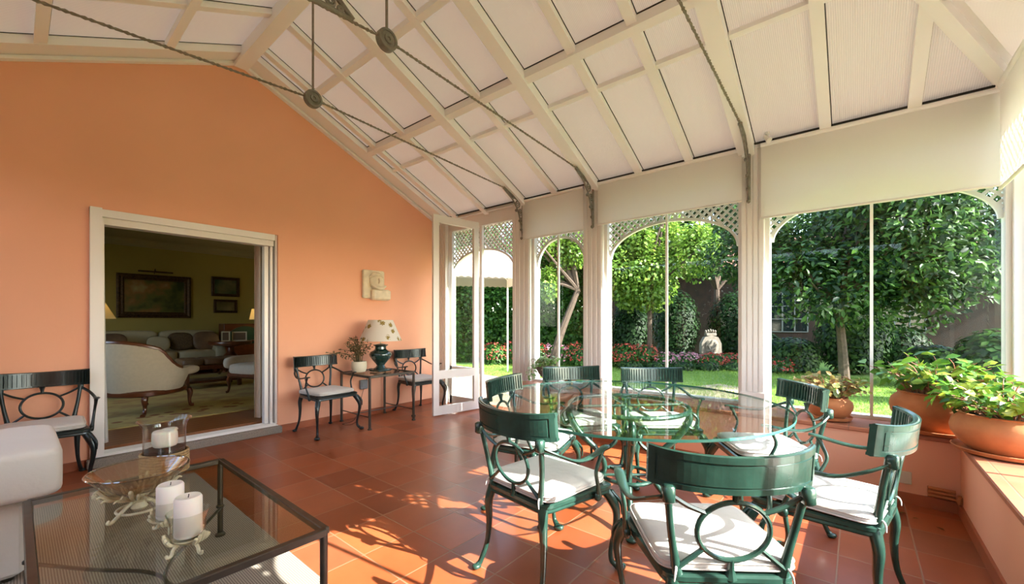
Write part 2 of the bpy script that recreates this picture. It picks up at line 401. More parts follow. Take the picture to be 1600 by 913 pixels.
# roof -------------------------------------------------------------------
T = 0.025
rf = MB()
def slab(pts):
    rf.add(pts + [(x, y, z+T) for x, y, z in pts], [tuple(range(len(pts)))[::-1], tuple(range(len(pts), 2*len(pts)))] + [(i, (i+1) % len(pts), len(pts)+(i+1) % len(pts), len(pts)+i) for i in range(len(pts))])
slab([(RX, 5.2, RZ), (RX, RYE, RZ), (EC[0], EC[1], zec), (EC[0], 5.2, zec)])
XLe = 2*RX - EC[0]
slab([(RX, RYE, RZ), (RX, 5.2, RZ), (XLe, 5.2, zec), (XLe, EC[1], zec)])
roof = struct(rf.build('ceiling', M['panel']))
rf = MB(); slab([(RX, RYE, RZ), (XLe, EC[1], zec), (EC[0], EC[1], zec)])
rf.build('hip_panel', M['panel_x'], roof)

def rafter(y, w_, d, x0=RX, x1=4.33, name='rafter', off=0.0):
    m = MB(); 
    def P0(x, dz): return (x, zr(x)-dz)
    poly = [P0(x0, off), P0(x1, off), P0(x1, d), P0(x0, d)]
    m.prism(poly, lambda a, b: (a, y-w_/2, b), lambda a, b: (a, y+w_/2, b))
    o = m.build(name, M['beam'], roof)
    m = MB(); poly = [P0(x0, 0.0), P0(x1, 0.0), P0(x1, 0.004), P0(x0, 0.004)]
    m.prism(poly, lambda a, b: (a, y-w_/2-0.006, b), lambda a, b: (a, y-w_/2, b)); m.build('seal_strip', M['seal'], roof)  # dark strip standing for the shaded gap line beside the rafter
    return o
M['seal'] = mat('dark_seal', (0.03, 0.025, 0.02, 1), 0.8)  # dark colour standing for shade in the roof gaps
xm = lambda x: 2*RX - x
for y, wd, d in [(3.36, 0.12, 0.10), (2.31, 0.12, 0.10), (0.77, 0.13, 0.10)]:
    rafter(y, wd, d); rafter(y, wd, d, xm(4.28), RX)
for y in (4.62, 4.04, 2.83, 1.77, 1.26):
    rafter(y, 0.075, 0.055); 
for y in (4.04, 2.83, 1.77, 1.26): rafter(y, 0.075, 0.055, xm(4.28), RX)
# rafters dying into the hip
def hipx(y):  # x of the hip line at y
    t = (RYE - y)/(RYE - EC[1]); return RX + (EC[0]-RX)*t
for y in (0.20, -0.32):
    rafter(y, 0.075, 0.055, hipx(y)+0.02, 4.33)
rafter(4.91, 0.26, 0.075, RX, 4.4); rafter(4.91, 0.26, 0.075, xm(4.28), RX)
# cornice moulding where the wall meets the roof
for side in (1, -1):
    m = MB()
    for k, (dy, dz) in enumerate([(0.055, 0.075), (0.03, 0.105)]):
        x0, x1 = RX, (4.35 if side == 1 else xm(4.28))
        m.prism([(x0, zr(x0)-0.05), (x1, zr(x1)-0.05), (x1, zr(x1)-dz), (x0, zr(x0)-dz)], lambda a, b: (a, YW-0.07-dy+0.045, b), lambda a, b: (a, YW, b))
    m.build('cornice', M['beam'], roof)
def purlin(x, w_, d, y0, y1):
    m = MB(); z = zr(x); s = 1 if x > RX else -1
    a, b = x-w_/2, x+w_/2
    m.prism([(a, zr(a)), (b, zr(b)), (b, zr(b)-d), (a, zr(a)-d)], lambda p, q: (p, y0, q), lambda p, q: (p, y1, q))
    m.build('purlin', M['beam'], roof)
    if w_ >= 0.06:
        e = a-0.007 if s == 1 else b
        MB().prism([(e, zr(e)), (e+0.007, zr(e+0.007)), (e+0.007, zr(e+0.007)-0.004), (e, zr(e)-0.005)], lambda p, q: (p, y0, q), lambda p, q: (p, y1, q)).build('seal_strip', M['seal'], roof)  # dark strip standing for the shade line along the purlin's upper side
bays = [(4.78, 3.42), (3.30, 2.37), (2.25, 0.84)]
for a, b in bays:
    purlin(2.14, 0.05, 0.05, b, a); purlin(2.90, 0.06, 0.075, b, a); purlin(3.25, 0.035, 0.035, b, a)
    purlin(0.90, 0.07, 0.07, b, a); purlin(0.13, 0.07, 0.07, b, a)
purlin(3.25, 0.035, 0.03, 0.10, 0.70)
m = MB().box((RX-0.06, RYE-0.05, RZ-0.15), (RX+0.06, 5.0, RZ-0.01)); m.build('ridge_beam', M['beam'], roof)
m = MB().beam((RX, RYE, RZ-0.06), (EC[0]-0.25, EC[1]+0.146, zr(EC[0]-0.25)-0.05), 0.07, 0.12); m.build('hip_beam', M['beam'], roof)
m = MB().beam((RX, RYE, RZ-0.03), (EC[0]-0.22, EC[1]+0.128, zr(EC[0]-0.22)-0.02), 0.15, 0.05); m.build('hip_beam', M['beam'], roof)
m = MB().beam((RX, RYE, RZ-0.06), (xm(EC[0])+0.25, EC[1]+0.146, zr(EC[0]-0.25)-0.05), 0.07, 0.12); m.build('hip_beam', M['beam'], roof)
def endz(y): return RZ - (RZ-zec)*(RYE-y)/(RYE-EC[1])
for x in (2.6, 3.3, 1.53, 0.5, -0.3):
    yt = RYE - abs(x-RX)/(EC[0]-RX)*(RYE-EC[1])
    m = MB(); m.prism([(yt, endz(yt)), (-0.86, endz(-0.86)), (-0.86, endz(-0.86)-0.06), (yt, endz(yt)-0.06)], lambda a, b: (x-0.037, a, b), lambda a, b: (x+0.037, a, b))
    m.build('rafter', M['beam'], roof)
m = MB(); 
for yy, dp in ((0.0, 0.09), (-0.4, 0.06)):
    hw = (RYE-yy)/(RYE-EC[1])*(EC[0]-RX) - 0.1
    m.box((RX-hw, yy-0.035, endz(yy)-dp), (RX+hw, yy+0.035, endz(yy)-0.005))
m.build('purlin', M['beam'], roof)

# window walls --------------------------------------------------------------
HEAD = 2.63; SPR = 1.965; TOP = 2.315
def mpR(s, d, z): return (XP + d, s, z)
def mpE(s, d, z): return (s, YP - d, z)
def mbox(m, mp, s0, s1, d0, d1, z0, z1):
    return m.box(mp(s0, d0, z0), mp(s1, d1, z1))

def post(mp, s0, s1, n, z0=SILL, grooves=True):
    m = MB(); mbox(m, mp, s0, s1, 0.0, 0.20, z0, 2.86)
    w_ = s1 - s0
    if grooves:
        for f in (0.12, 0.37, 0.63, 0.88):
            c = s0 + w_*f; mbox(m, mp, c-0.017, c+0.017, -0.008, 0.001, z0+0.14, 2.84)
        mbox(m, mp, s0-0.006, s1+0.006, -0.014, 0.02, z0, z0+0.13)
    return struct(m.build('trim_%d' % n, M['white']))
def arch_z(s, a, b):
    c = (a+b)/2; h = (b-a)/2; t = (s-c)/h
    return SPR + (TOP-SPR)*math.sqrt(max(0, 1-t*t))

def arch_window(n, mp, a, b, mull=True, glazed=True, z0=SILL, jamb=0.035, lat0=0.10):
    root = empty('window_%d' % n, kind='structure')
    f = MB()
    mbox(f, mp, a-0.03, a+0.004, 0.045, 0.16, z0, HEAD+0.23); mbox(f, mp, b-0.004, b+0.03, 0.045, 0.16, z0, HEAD+0.23)
    mbox(f, mp, a, b, 0.045, 0.16, HEAD, HEAD+0.23)
    if glazed: mbox(f, mp, a, b, 0.05, 0.15, z0, z0+0.025)
    # arch rim
    N_ = 40; rim = []
    for k in range(N_+1):
        th = PI - PI*k/N_; c = (a+b)/2; h = (b-a)/2
        rim.append((c + h*math.cos(th), SPR + (TOP-SPR)*math.sin(th), c + (h-0.028)*math.cos(th), SPR + (TOP-SPR-0.028)*math.sin(th)))
    for k in range(N_):
        p, q = rim[k], rim[k+1]
        f.add([mp(p[0], 0.095, p[1]), mp(q[0], 0.095, q[1]), mp(q[2], 0.095, q[3]), mp(p[2], 0.095, p[3]),
               mp(p[0], 0.135, p[1]), mp(q[0], 0.135, q[1]), mp(q[2], 0.135, q[3]), mp(p[2], 0.135, p[3])],
              [(0,1,2,3), (7,6,5,4), (0,4,5,1), (1,5,6,2), (2,6,7,3), (3,7,4,0)])
    f.build('window_frame', M['white'], root)
    # lattice spandrels
    pitch = 0.052; wd = 0.023
    for li, (sg, d0) in enumerate(((1, 0.100), (-1, 0.112))):
        m = MB(); W = b-a; H = HEAD - SPR
        k0 = int(-(W+H)*1.0/ (pitch*1.414)) - 2; k1 = int((W+H)*1.5/(pitch*1.414)) + 2
        for k in range(k0, k1):
            off = k*pitch*1.414
            run = None; steps = 260
            L_ = H*1.0
            for i in range(steps+1):
                t = i/steps; z = SPR + H*t; s = (a + off + H*t) if sg == 1 else (b - off - H*t)
                ok = a < s < b and i < steps and z > arch_z(s, a, b) + 0.004
                if ok and run is None: run = (s, z)
                if not ok and run is not None:
                    s1, z1 = ps, pz
                    if abs(z1-run[1]) > 0.012:
                        dd = Vector((s1-run[0], z1-run[1])).normalized(); nn = Vector((-dd.y, dd.x))*wd/2
                        c4 = [(run[0]+nn.x, run[1]+nn.y), (run[0]-nn.x, run[1]-nn.y), (s1-nn.x, z1-nn.y), (s1+nn.x, z1+nn.y)]
                        c4 = [(min(max(p, a), b), min(q, HEAD)) for p, q in c4]
                        m.prism(c4, lambda p, q: mp(p, d0, q), lambda p, q: mp(p, d0+0.010, q))
                    run = None
                ps, pz = s, z
        m.build('lattice', M['white'], root)
    if glazed:
        g = MB(); c = (a+b)/2
        mbox(g, mp, a+0.004, c, 0.070, 0.076, z0+0.025, HEAD)
        g.build('window_pane', M['pane'], root)
        g = MB(); mbox(g, mp, c, b-0.004, 0.055, 0.061, z0+0.025, HEAD)
        g.build('window_pane', M['pane'], root)
        if mull:
            g = MB(); mbox(g, mp, c-0.010, c+0.010, 0.050, 0.080, z0+0.025, HEAD); g.build('glass_edge_strip', M['whitewood'], root)
    return root

# posts: window wall
post(mpR, 3.24, 3.53, 3, z0=0.0)
post(mpR, 2.21, 2.45, 4)
post(mpR, 0.635, 0.815, 5)
post(mpR, -1.03, -0.80, 6, grooves=False)
post(mpR, 4.86, 5.035, 7, z0=0.0)
# end wall
post(mpE, 2.0, 2.20, 8); post(mpE, 1.02, 1.22, 9)
arch_window(1, mpR, 2.48, 3.205)
arch_window(2, mpR, 0.845, 2.18)
arch_window(3, mpR, -0.775, 0.605)
arch_window(4, mpE, 2.23, 4.20)
arch_window(5, mpE, 1.25, 1.97)
dw = arch_window(6, mpR, 3.56, 4.83, glazed=False, z0=0.0)
m = MB()
for k in range(2): m.box((XP-0.050+0.012*k, -0.74, 2.823+0.006*k), (XP-0.044+0.012*k, 4.78, 2.828+0.006*k))
m.box((XP-0.050, -0.74, 2.831), (XP-0.012, 4.78, 2.836)); m.build('eave_gap_strip', M['seal'], roof)
# header board above everything
struct(MB().box((XP-0.012, -0.84, 2.80), (XP+0.21, 5.03, 2.85)).build('trim_10', M['beam']))
struct(MB().box((1.0, YP-0.21, 2.78), (4.45, YP+0.01, 2.86)).build('trim_11', M['beam']))
# fixed light beside the open door leaf
fx = MB(); a, b = 4.19, 4.83
for (s0, s1, z0, z1) in [(a-0.045, a, 0, HEAD), (b-0.05, b, 0, HEAD), (a, b, 0.0, 0.12), (a, b, 0.50, 0.57)]:
    mbox(fx, mpR, s0, s1, 0.05, 0.095, z0, z1)
fx.build('side_light_frame', M['whitewood'], dw)
g = MB(); mbox(g, mpR, a, b, 0.068, 0.073, 0.12, HEAD); g.build('side_light_pane', M['pane'], dw)
# open leaf
Lr = empty('door_1', kind='structure'); ang = math.atan2(4.273-4.157, 3.508-4.223)
def leafpt(t, d, z):
    c, s_ = math.cos(ang), math.sin(ang); return (4.235 + c*t - s_*d, 4.155 + s_*t + c*d, z)
def lbox(m, t0, t1, z0, z1, d=0.02):
    m.add([leafpt(t, q, z) for z in (z0, z1) for t, q in ((t0, -d), (t1, -d), (t1, d), (t0, d))], [(0,3,2,1),(4,5,6,7),(0,1,5,4),(1,2,6,5),(2,3,7,6),(3,0,4,7)])
WLf = 0.735
m = MB(); lbox(m, 0, 0.085, 0.015, 2.66); lbox(m, WLf-0.085, WLf, 0.015, 2.66); lbox(m, 0.085, WLf-0.085, 2.56, 2.66); lbox(m, 0.085, WLf-0.085, 0.015, 0.13); lbox(m, 0.085, WLf-0.085, 0.49, 0.60)
m.build('door_frame', M['whitewood'], Lr)
m = MB(); lbox(m, 0.085, WLf-0.085, 0.13, 0.49, 0.003); m.build('door_pane', M['pane'], Lr)
m = MB(); lbox(m, 0.085, WLf-0.085, 0.60, 2.56, 0.003); m.build('door_pane', M['pane'], Lr)
m = MB(); p = leafpt(0.04, -0.03, 0.56); m.lathe([(0.012, 0), (0.012, 0.02)], 12, (p[0], p[1], 0.55)); m.build('door_lock', M['iron'], Lr)
p = leafpt(WLf-0.02, -0.02, 0)

# roller blinds
def blind(mp, s0, s1, zb, label, ztop=2.815, dd=0.0):
    r = empty('roller_blind', mp((s0+s1)/2, -0.03-dd, zb), 0, label, 'blind')
    o = r.location
    def mk(s, d, z): q = mp(s, d-dd, z); return (q[0]-o.x, q[1]-o.y, q[2]-o.z)
    m = MB(); mbox(m, mk, s0, s1, -0.032, -0.028, zb, ztop); m.build('blind_fabric', M['blind'], r)
    m = MB(); m.tube([mk(s0, -0.03, zb), mk(s1, -0.03, zb)], 0.011, 10); m.build('bottom_bar', M['white'], r, True)
    m = MB(); m.tube([mk(s0, -0.035, ztop-0.01), mk(s1, -0.035, ztop-0.01)], 0.018, 12); m.build('roller_tube', M['beam'], r, True)
    return r
blind(mpR, 2.44, 3.34, 2.315, 'narrow cream roller blind above the window with the stone planter')
blind(mpR, 0.805, 2.25, 2.345, 'cream roller blind half covering the lattice above the middle window')
blind(mpR, -0.745, 0.655, 2.165, 'wide cream roller blind above the window nearest the corner pots')
blind(mpE, 2.23, 4.165, 2.13, 'cream roller blind at the right edge, sunlit lattice dots near its hem', dd=0.075)
blind(mpE, 1.22, 2.0, 2.13, 'narrow cream roller blind over the small window behind the camera')

# ------------------------------------------------------------------ trusses
def twisted(m, a, b, r=0.011, turns=14, n=8, seg=90):
    a = Vector(a); b = Vector(b); d = b-a; up = Vector((0, 1, 0)); s = d.cross(up).normalized(); u = s.cross(d).normalized()
    for ph in (0, PI):
        pts = []
        for k in range(seg+1):
            t = k/seg; w_ = 2*PI*turns*t*d.length + ph
            pts.append(a + d*t + (s*math.cos(w_) + u*math.sin(w_))*r*0.5)
        m.tube(pts, r*0.55, 5)
    return m
def bracket_mesh(y):
    """cast bracket in the plane of the truss: leg on the post, arm under the rafter"""
    m = MB(); t = 0.012
    post_x = XP - 0.018
    out = [(post_x, 2.33), (post_x, 2.78), (3.86, zr(3.86)-0.12)]
    m.tube([(x, y, z) for x, z in out[:2]], 0.014, 6)
    m.tube([(x, y, z) for x, z in out[1:]], 0.016, 6)
    c = spline([(post_x, 2.34), (post_x-0.035, 2.50), (post_x-0.09, 2.66), (post_x-0.20, 2.79), (3.87, zr(3.87)-0.13)], 8)
    m.tube([(p[0], y, p[1]) for p in c], 0.011, 6)
    for cx, cz, r in ((post_x-0.045, 2.66, 0.035), (post_x-0.10, 2.755, 0.04), (post_x-0.025, 2.57, 0.022), (post_x-0.19, 2.835, 0.028), (post_x-0.27, 2.885, 0.018), (post_x-0.02, 2.49, 0.016)):
        m.tube(rings_pts((cx, y, cz), r, 16), 0.007, 5, closed=True)
        m.tube(rings_pts((cx, y, cz), r*0.45, 10), 0.006, 5, closed=True)
    for cx, cz in ((post_x-0.02, 2.33), (3.865, zr(3.865)-0.12), (post_x-0.03, 2.44), (post_x-0.06, 2.55), (post_x-0.13, 2.67)):
        m.lathe([(0.004, -0.02), (0.018, -0.008), (0.018, 0.008), (0.004, 0.02)], 8, (cx, y, cz))
    return m
lab = ['iron tie rod truss nearest the orange wall, with small hub disc', 'middle iron tie rod truss with larger hub disc and scrollwork', 'iron tie rod truss nearest the corner, bracket beside the ceiling spotlight']
DZc = [3.03, 3.055, 3.06]
for i, y in enumerate((3.345, 2.32, 0.75)):
    r = empty('tie_rod_truss', (RX, y, DZc[i]), 0, lab[i], 'roof truss')
    def loc(mb): mb.v = [(a-RX, b-y, c-DZc[i]) for a, b, c in mb.v]; return mb
    for s in (1, -1):
        e = (RX + s*(3.865-RX), y, zr(3.865)-0.115)
        loc(twisted(MB(), (RX+s*0.06, y, DZc[i]), e)).build('tie_rod', M['rod'], r, True)
    loc(MB().tube([(RX, y, DZc[i]+0.06), (RX, y, RZ-0.14)], 0.009, 8)).build('hanger_rod', M['rod'], r, True)
    d = MB(); d.lathe([(0.050, -0.026), (0.066, -0.024), (0.068, -0.018), (0.068, 0.018), (0.066, 0.024), (0.050, 0.026), (0.048, 0.020), (0.030, 0.020), (0.028, 0.028), (0.012, 0.028), (0.010, 0.020), (0.002, 0.020)], 28)
    d.xf(Matrix.Rotation(R(90), 4, 'X')); d.build('hub_disc', M['iron'], r, True)
    b_ = loc(bracket_mesh(y)); b_.build('bracket', M['iron'], r, True)
    b2 = bracket_mesh(y); b2.v = [(2*RX-a, b, c) for a, b, c in b2.v]; loc(b2).build('bracket', M['iron'], r, True)
    if i == 1:
        m = MB(); z0 = DZc[i]
        xs = lambda x: z0 - (RX-x)*0.052
        m.tube([(1.29, y, xs(1.29)+0.01), (0.80, y, xs(0.80)+0.015)], 0.014, 6)
        m.tube([(1.30, y, xs(1.30)+0.012), (1.19, y, z0+0.085), (1.06, y, z0+0.20), (0.80, y, zr(0.80)-0.10)], 0.016, 6)
        m.tube([(0.80, y, xs(0.80)), (0.80, y, zr(0.80)-0.10)], 0.014, 6)
        for cx, cz, rr in ((1.16, z0+0.035, 0.028), (1.06, z0+0.06, 0.045), (0.93, z0+0.085, 0.07), (0.94, z0+0.24, 0.06), (0.86, z0+0.40, 0.05), (1.22, z0+0.02, 0.016)):
            m.tube(rings_pts((cx, y, cz), rr, 18), 0.008, 5, closed=True); m.tube(rings_pts((cx, y, cz), rr*0.5, 12), 0.007, 5, closed=True)
            for q in range(4):
                a = q*PI/2+0.4; m.tube([(cx+rr*0.5*math.cos(a), y, cz+rr*0.5*math.sin(a)), (cx+rr*math.cos(a), y, cz+rr*math.sin(a))], 0.006, 5)
        loc(m).build('scroll_panel', M['iron'], r, True)

# small spotlight under the eave beside the third truss
sp = empty('ceiling_spotlight', (4.16, 0.60, zr(4.16)), 0, 'small white spotlight under the roof beside the corner truss bracket', 'spotlight')
m = MB().lathe([(0.02, -0.015), (0.02, 0)], 12); m.build('mount', M['whitewood'], sp, True)
m = MB().tube([(0, 0, -0.012), (0.0, -0.01, -0.035)], 0.006, 6); m.build('arm', M['whitewood'], sp, True)
m = MB().tube([(0.0, 0.02, -0.03), (-0.01, 0.0, -0.055), (-0.02, -0.02, -0.08)], [0.012, 0.018, 0.026], 12); m.build('lamp_head', M['whitewood'], sp, True)

# ------------------------------------------------------------------ sliding door to the living room
dr = empty('door_2', kind='structure')
m = MB()
m.box((DX0, 4.99, 0.09), (DX0+0.075, 5.10, DZ)); m.box((DX0+0.02, 5.0, 0.09), (DX0+0.088, 5.16, 2.10))
m.box((DX1-0.018, 5.07, 0.09), (DX1, 5.2, DZ))
m.box((DX1-0.06, 5.10, 0.09), (DX1-0.036, 5.2, DZ)); m.box((DX1-0.11, 5.13, 0.09), (DX1-0.07, 5.2, 2.12))
m.box((DX0, 5.02, 2.16), (DX1-0.04, 5.14, 2.225)); m.box((DX0, 5.06, 2.10), (DX1-0.04, 5.18, 2.165))
m.build('door_frame', M['whitewood'], dr)
m = MB()
for k in range(4): m.box((DX0+0.02, 5.05+k*0.04, 0.075), (DX1-0.02, 5.065+k*0.04, 0.10))
m.box((DX0+0.02, 5.04, 0.06), (DX1, 5.22, 0.082))
m.build('sliding_track', M['whitewood'], dr)
struct(MB().rbox((DX0-0.02, 4.975, 0), (DX1+0.02, 5.31, 0.075), 0.006).build('trim_12', M['granite']))

# ------------------------------------------------------------------ living room beyond
LZ = 0.10
M['olive'] = mat('olive_wall', (0.42, 0.36, 0.12, 1), 0.9, var=0.05, vscale=2)
M['lceil'] = mat('living_ceiling', (0.40, 0.36, 0.25, 1), 0.9)
M['wood'] = mat('mahogany', (0.16, 0.045, 0.014, 1), 0.3, var=0.4, vscale=9, spec=0.6)
M['parquet'] = stripemat('parquet', (0.20, 0.070, 0.022, 1), (0.27, 0.10, 0.035, 1), 3.0, 'Y', 0.35, 0.05)
M['lrug'] = mat('olive_rug', (0.50, 0.40, 0.15, 1), 0.95, vscale=3, col2=(0.32, 0.22, 0.09, 1), bump=0.2)
M['beige'] = mat('beige_upholstery', (0.62, 0.54, 0.42, 1), 0.95, var=0.08, vscale=30)
M['sofa'] = mat('sofa_cloth', (0.48, 0.42, 0.27, 1), 0.95, var=0.06, vscale=10)
M['brownc'] = mat('brown_cushion', (0.16, 0.105, 0.05, 1), 0.95, vscale=40, col2=(0.08, 0.05, 0.03, 1))
M['leather'] = mat('brown_leather', (0.20, 0.125, 0.075, 1), 0.5, var=0.3)
M['gframe'] = mat('gilt_frame', (0.11, 0.055, 0.02, 1), 0.5, metal=0.3, vscale=30, col2=(0.035, 0.016, 0.008, 1), bump=0.5, bscale=60)
M['curtain'] = mat('curtain_cloth', (0.66, 0.58, 0.48, 1), 0.9)
M['sheer'] = translucent('sheer_curtain', (0.78, 0.76, 0.72, 1), 0.4, 0.9)
M['lshade'] = translucent('living_shade', (0.78, 0.70, 0.48, 1), 0.4, 0.9)
def ground(name, a, b, mt): return struct(MB().box(a, b).build(name, mt))
ground('floor_living', (-1.8, 5.30, LZ-0.12), (4.6, 12.35, LZ), M['parquet'])
ground('wall_living_back', (-1.8, 12.2, LZ-0.1), (4.6, 12.35, 3.1), M['olive'])
m = MB()
for a, b, c, d in ((5.30, 6.6, LZ-0.1, 3.1), (9.4, 12.35, LZ-0.1, 3.1), (6.6, 9.4, LZ-0.1, 1.1), (6.6, 9.4, 2.5, 3.1)): m.box((-1.95, a, c), (-1.8, b, d))  # opening cut in this unseen wall to let skylight into the living room
struct(m.build('wall_living_left', M['olive']))
ground('wall_living_right', (4.5, 5.30, LZ-0.1), (4.65, 12.35, 3.1), M['olive'])
ground('ceiling_living', (-1.95, 5.30, 3.05), (4.65, 12.35, 3.15), M['lceil'])
m = MB()
m.prism([(12.2, 2.90), (12.17, 2.90), (12.15, 2.95), (12.09, 3.0), (12.07, 3.05), (12.2, 3.05)], lambda a, b: (-1.8, a, b), lambda a, b: (4.5, a, b))
struct(m.build('trim_13', M['lceil']))
ground('wall_living_front', (-1.8, 5.30, LZ), (DX0-0.02, 5.32, 3.1), M['olive'])
ground('wall_living_front_right', (DX1+0.02, 5.30, LZ), (4.5, 5.32, 3.1), M['olive'])
ground('wall_living_front_top', (DX0-0.02, 5.30, DZ+0.02), (DX1+0.02, 5.32, 3.1), M['olive'])
lr = MB().rbox((-0.8, 6.08, LZ), (3.9, 10.9, LZ+0.012), 0.004)
# rug with a patterned border
def rugmat():
    m, t, b = _new('bordered_rug'); N = t.nodes; L = t.links
    tc = N.new('ShaderNodeTexCoord'); vo = N.new('ShaderNodeTexVoronoi'); vo.inputs['Scale'].default_value = 7; L.new(tc.outputs['Object'], vo.inputs['Vector'])
    cr = N.new('ShaderNodeValToRGB'); e = cr.color_ramp.elements; e[0].position = 0.28; e[0].color = (0.30, 0.13, 0.05, 1); e[1].position = 0.42; e[1].color = (0.56, 0.45, 0.17, 1)
    L.new(vo.outputs['Distance'], cr.inputs[0])
    n = N.new('ShaderNodeTexNoise'); n.inputs['Scale'].default_value = 4; L.new(tc.outputs['Object'], n.inputs['Vector'])
    c2 = N.new('ShaderNodeValToRGB'); c2.color_ramp.elements[0].position = 0.45; c2.color_ramp.elements[0].color = (0.50, 0.41, 0.15, 1); c2.color_ramp.elements[1].position = 0.62; c2.color_ramp.elements[1].color = (0.40, 0.28, 0.11, 1)
    L.new(n.outputs[0], c2.inputs[0])
    sx = N.new('ShaderNodeSeparateXYZ'); L.new(tc.outputs['Object'], sx.inputs[0])
    c = N.new('ShaderNodeMath'); c.operation = 'COMPARE'; c.inputs[1].default_value = 6.55; c.inputs[2].default_value = 0.2; L.new(sx.outputs[1], c.inputs[0])
    mx = N.new('ShaderNodeMix'); mx.data_type = 'RGBA'; L.new(c.outputs[0], mx.inputs[0]); L.new(c2.outputs[0], mx.inputs[6]); L.new(cr.outputs[0], mx.inputs[7])
    L.new(mx.outputs[2], b.inputs['Base Color']); b.inputs['Roughness'].default_value = 0.95
    return m
tag(lr.build('living_room_rug', rugmat()), 'large olive yellow patterned rug on the living room floor beyond the doorway', 'rug')

# picture frames
def picture(x0, x1, z0, z1, label, seed, w_=0.1, cols=None):
    r = empty('framed_painting', ((x0+x1)/2, 12.2, (z0+z1)/2), 0, label, 'painting', 'paintings on the living room wall')
    W, H = (x1-x0)/2, (z1-z0)/2; m = MB()
    prof = [(0, 0.0), (0.0, -0.045), (0.25, -0.06), (0.55, -0.035), (0.8, -0.045), (1.0, -0.02), (1.0, 0)]
    rows = [[(sx*(W-w_*k), d, sz*(H-w_*k)) for sx, sz in ((-1, -1), (1, -1), (1, 1), (-1, 1))] for k, d in prof]
    m.loft(rows, caps=False); m.build('frame', M['gframe'], r)
    mm, t, b = _new('painting_canvas'); N = t.nodes; L = t.links
    tc = N.new('ShaderNodeTexCoord'); n = N.new('ShaderNodeTexNoise'); n.inputs['Scale'].default_value = 2.6; n.inputs['Detail'].default_value = 3
    mp = N.new('ShaderNodeMapping'); mp.inputs['Location'].default_value = (seed, seed*2, 0); L.new(tc.outputs['Object'], mp.inputs[0]); L.new(mp.outputs[0], n.inputs['Vector'])
    cr = N.new('ShaderNodeValToRGB'); e = cr.color_ramp.elements
    cs = cols or [(0.03, 0.05, 0.015, 1), (0.10, 0.12, 0.03, 1), (0.24, 0.13, 0.04, 1), (0.32, 0.30, 0.14, 1)]
    while len(e) < 4: e.new(0.5)
    for i, c in enumerate(cs): e[i].position = 0.32+0.12*i; e[i].color = c
    L.new(n.outputs[0], cr.inputs[0]); L.new(cr.outputs[0], b.inputs['Base Color']); b.inputs['Roughness'].default_value = 0.5
    MB().box((-W+w_*0.9, -0.022, -H+w_*0.9), (W-w_*0.9, -0.005, H-w_*0.9)).build('canvas', mm, r)
    return r
picture(1.40, 2.69, 1.335, 2.30, 'large landscape painting in a carved dark frame above the sofa', 1.3, 0.13)
picture(3.10, 3.70, 1.88, 2.36, 'upper of the two small framed paintings on the olive wall', 4.1, 0.07, [(0.02,0.05,0.03,1),(0.05,0.10,0.06,1),(0.14,0.14,0.08,1),(0.2,0.2,0.12,1)])
picture(3.15, 3.65, 1.47, 1.80, 'lower of the two small framed paintings on the olive wall', 7.7, 0.06, [(0.08,0.07,0.03,1),(0.15,0.13,0.05,1),(0.2,0.17,0.08,1),(0.26,0.23,0.12,1)])
pl = empty('picture_light', (2.03, 12.2, 2.33), 0, 'slim brass picture light above the large landscape painting', 'picture light')
MB().tube([(-0.30, -0.16, 0.03), (0.30, -0.16, 0.03)], 0.018, 8).build('lamp_tube', M['gframe'], pl, True)
MB().tube([(0, 0, 0.0), (0, -0.08, 0.10), (0, -0.16, 0.04)], 0.009, 6).build('arm', M['gframe'], pl, True)

# sofa in the living room
sf = empty('living_room_sofa', (2.0, 11.55, LZ), 0, 'long pale sofa against the olive wall under the large painting', 'sofa')
MB().rbox((-1.25, -0.45, 0.10), (1.0, 0.45, 0.32), 0.03).build('base', M['sofa'], sf)
for k in range(3): MB().pillow((-1.02+0.75*k+0.15, -0.08, 0.42), 0.74, 0.78, 0.2).build('seat_cushion', M['sofa'], sf, True)
for k in range(2): MB().pillow((-0.62+1.06*k+0.12, 0.30, 0.70), 1.05, 0.26, 0.52).build('back_cushion', M['sofa'], sf, True)
for x in (-1.25, 1.0): MB().pillow((x, -0.05, 0.36), 0.22, 0.95, 0.5).build('armrest', M['sofa'], sf, True)
for x in (-1.1, 0.9):
    for y in (-0.4, 0.4): MB().box((x-0.03, y-0.03, 0), (x+0.03, y+0.03, 0.12)).build('foot', M['wood'], sf)
def scushion(x, y, z, s, mt, label, rx=-0.3, rz=0.0):
    o = MB().pillow((0, 0, 0), s, 0.14, s*0.85, e1=0.7, e2=0.45).build('throw_cushion', mt, None, True)
    o.location = (x, y, z); o.rotation_euler = (rx, 0, rz); tag(o, label, 'cushion', 'cushions on the living room sofa')
scushion(2.34, 11.42, LZ+0.72, 0.46, M['brownc'], 'brown basketweave cushion in the middle right of the pale sofa')
scushion(2.80, 11.40, LZ+0.72, 0.50, M['leather'], 'plain dark brown cushion at the right end of the pale sofa')
scushion(1.95, 11.32, LZ+0.68, 0.38, M['sofa'], 'small pale cushion leaning beside the basketweave cushion')
scushion(1.25, 11.40, LZ+0.72, 0.46, M['leather'], 'dark cushion on the sofa just above the armchair back')

# barrel armchair seen from behind
def cab_leg(m, x, y, ox, oy, h, r0=0.03):
    stube(m, [(x, y, h, r0), (x+ox*0.35, y+oy*0.35, h*0.75, r0*1.05), (x+ox*0.2, y+oy*0.2, h*0.35, r0*0.6), (x+ox*0.5, y+oy*0.5, h*0.08, r0*0.65), (x+ox, y+oy, 0.012, r0*0.8)], 8, 5)
ac = empty('barrel_armchair', (1.07, 6.98, LZ+0.0125), R(37), 'beige barrel armchair with curved mahogany rail seen from behind', 'armchair')
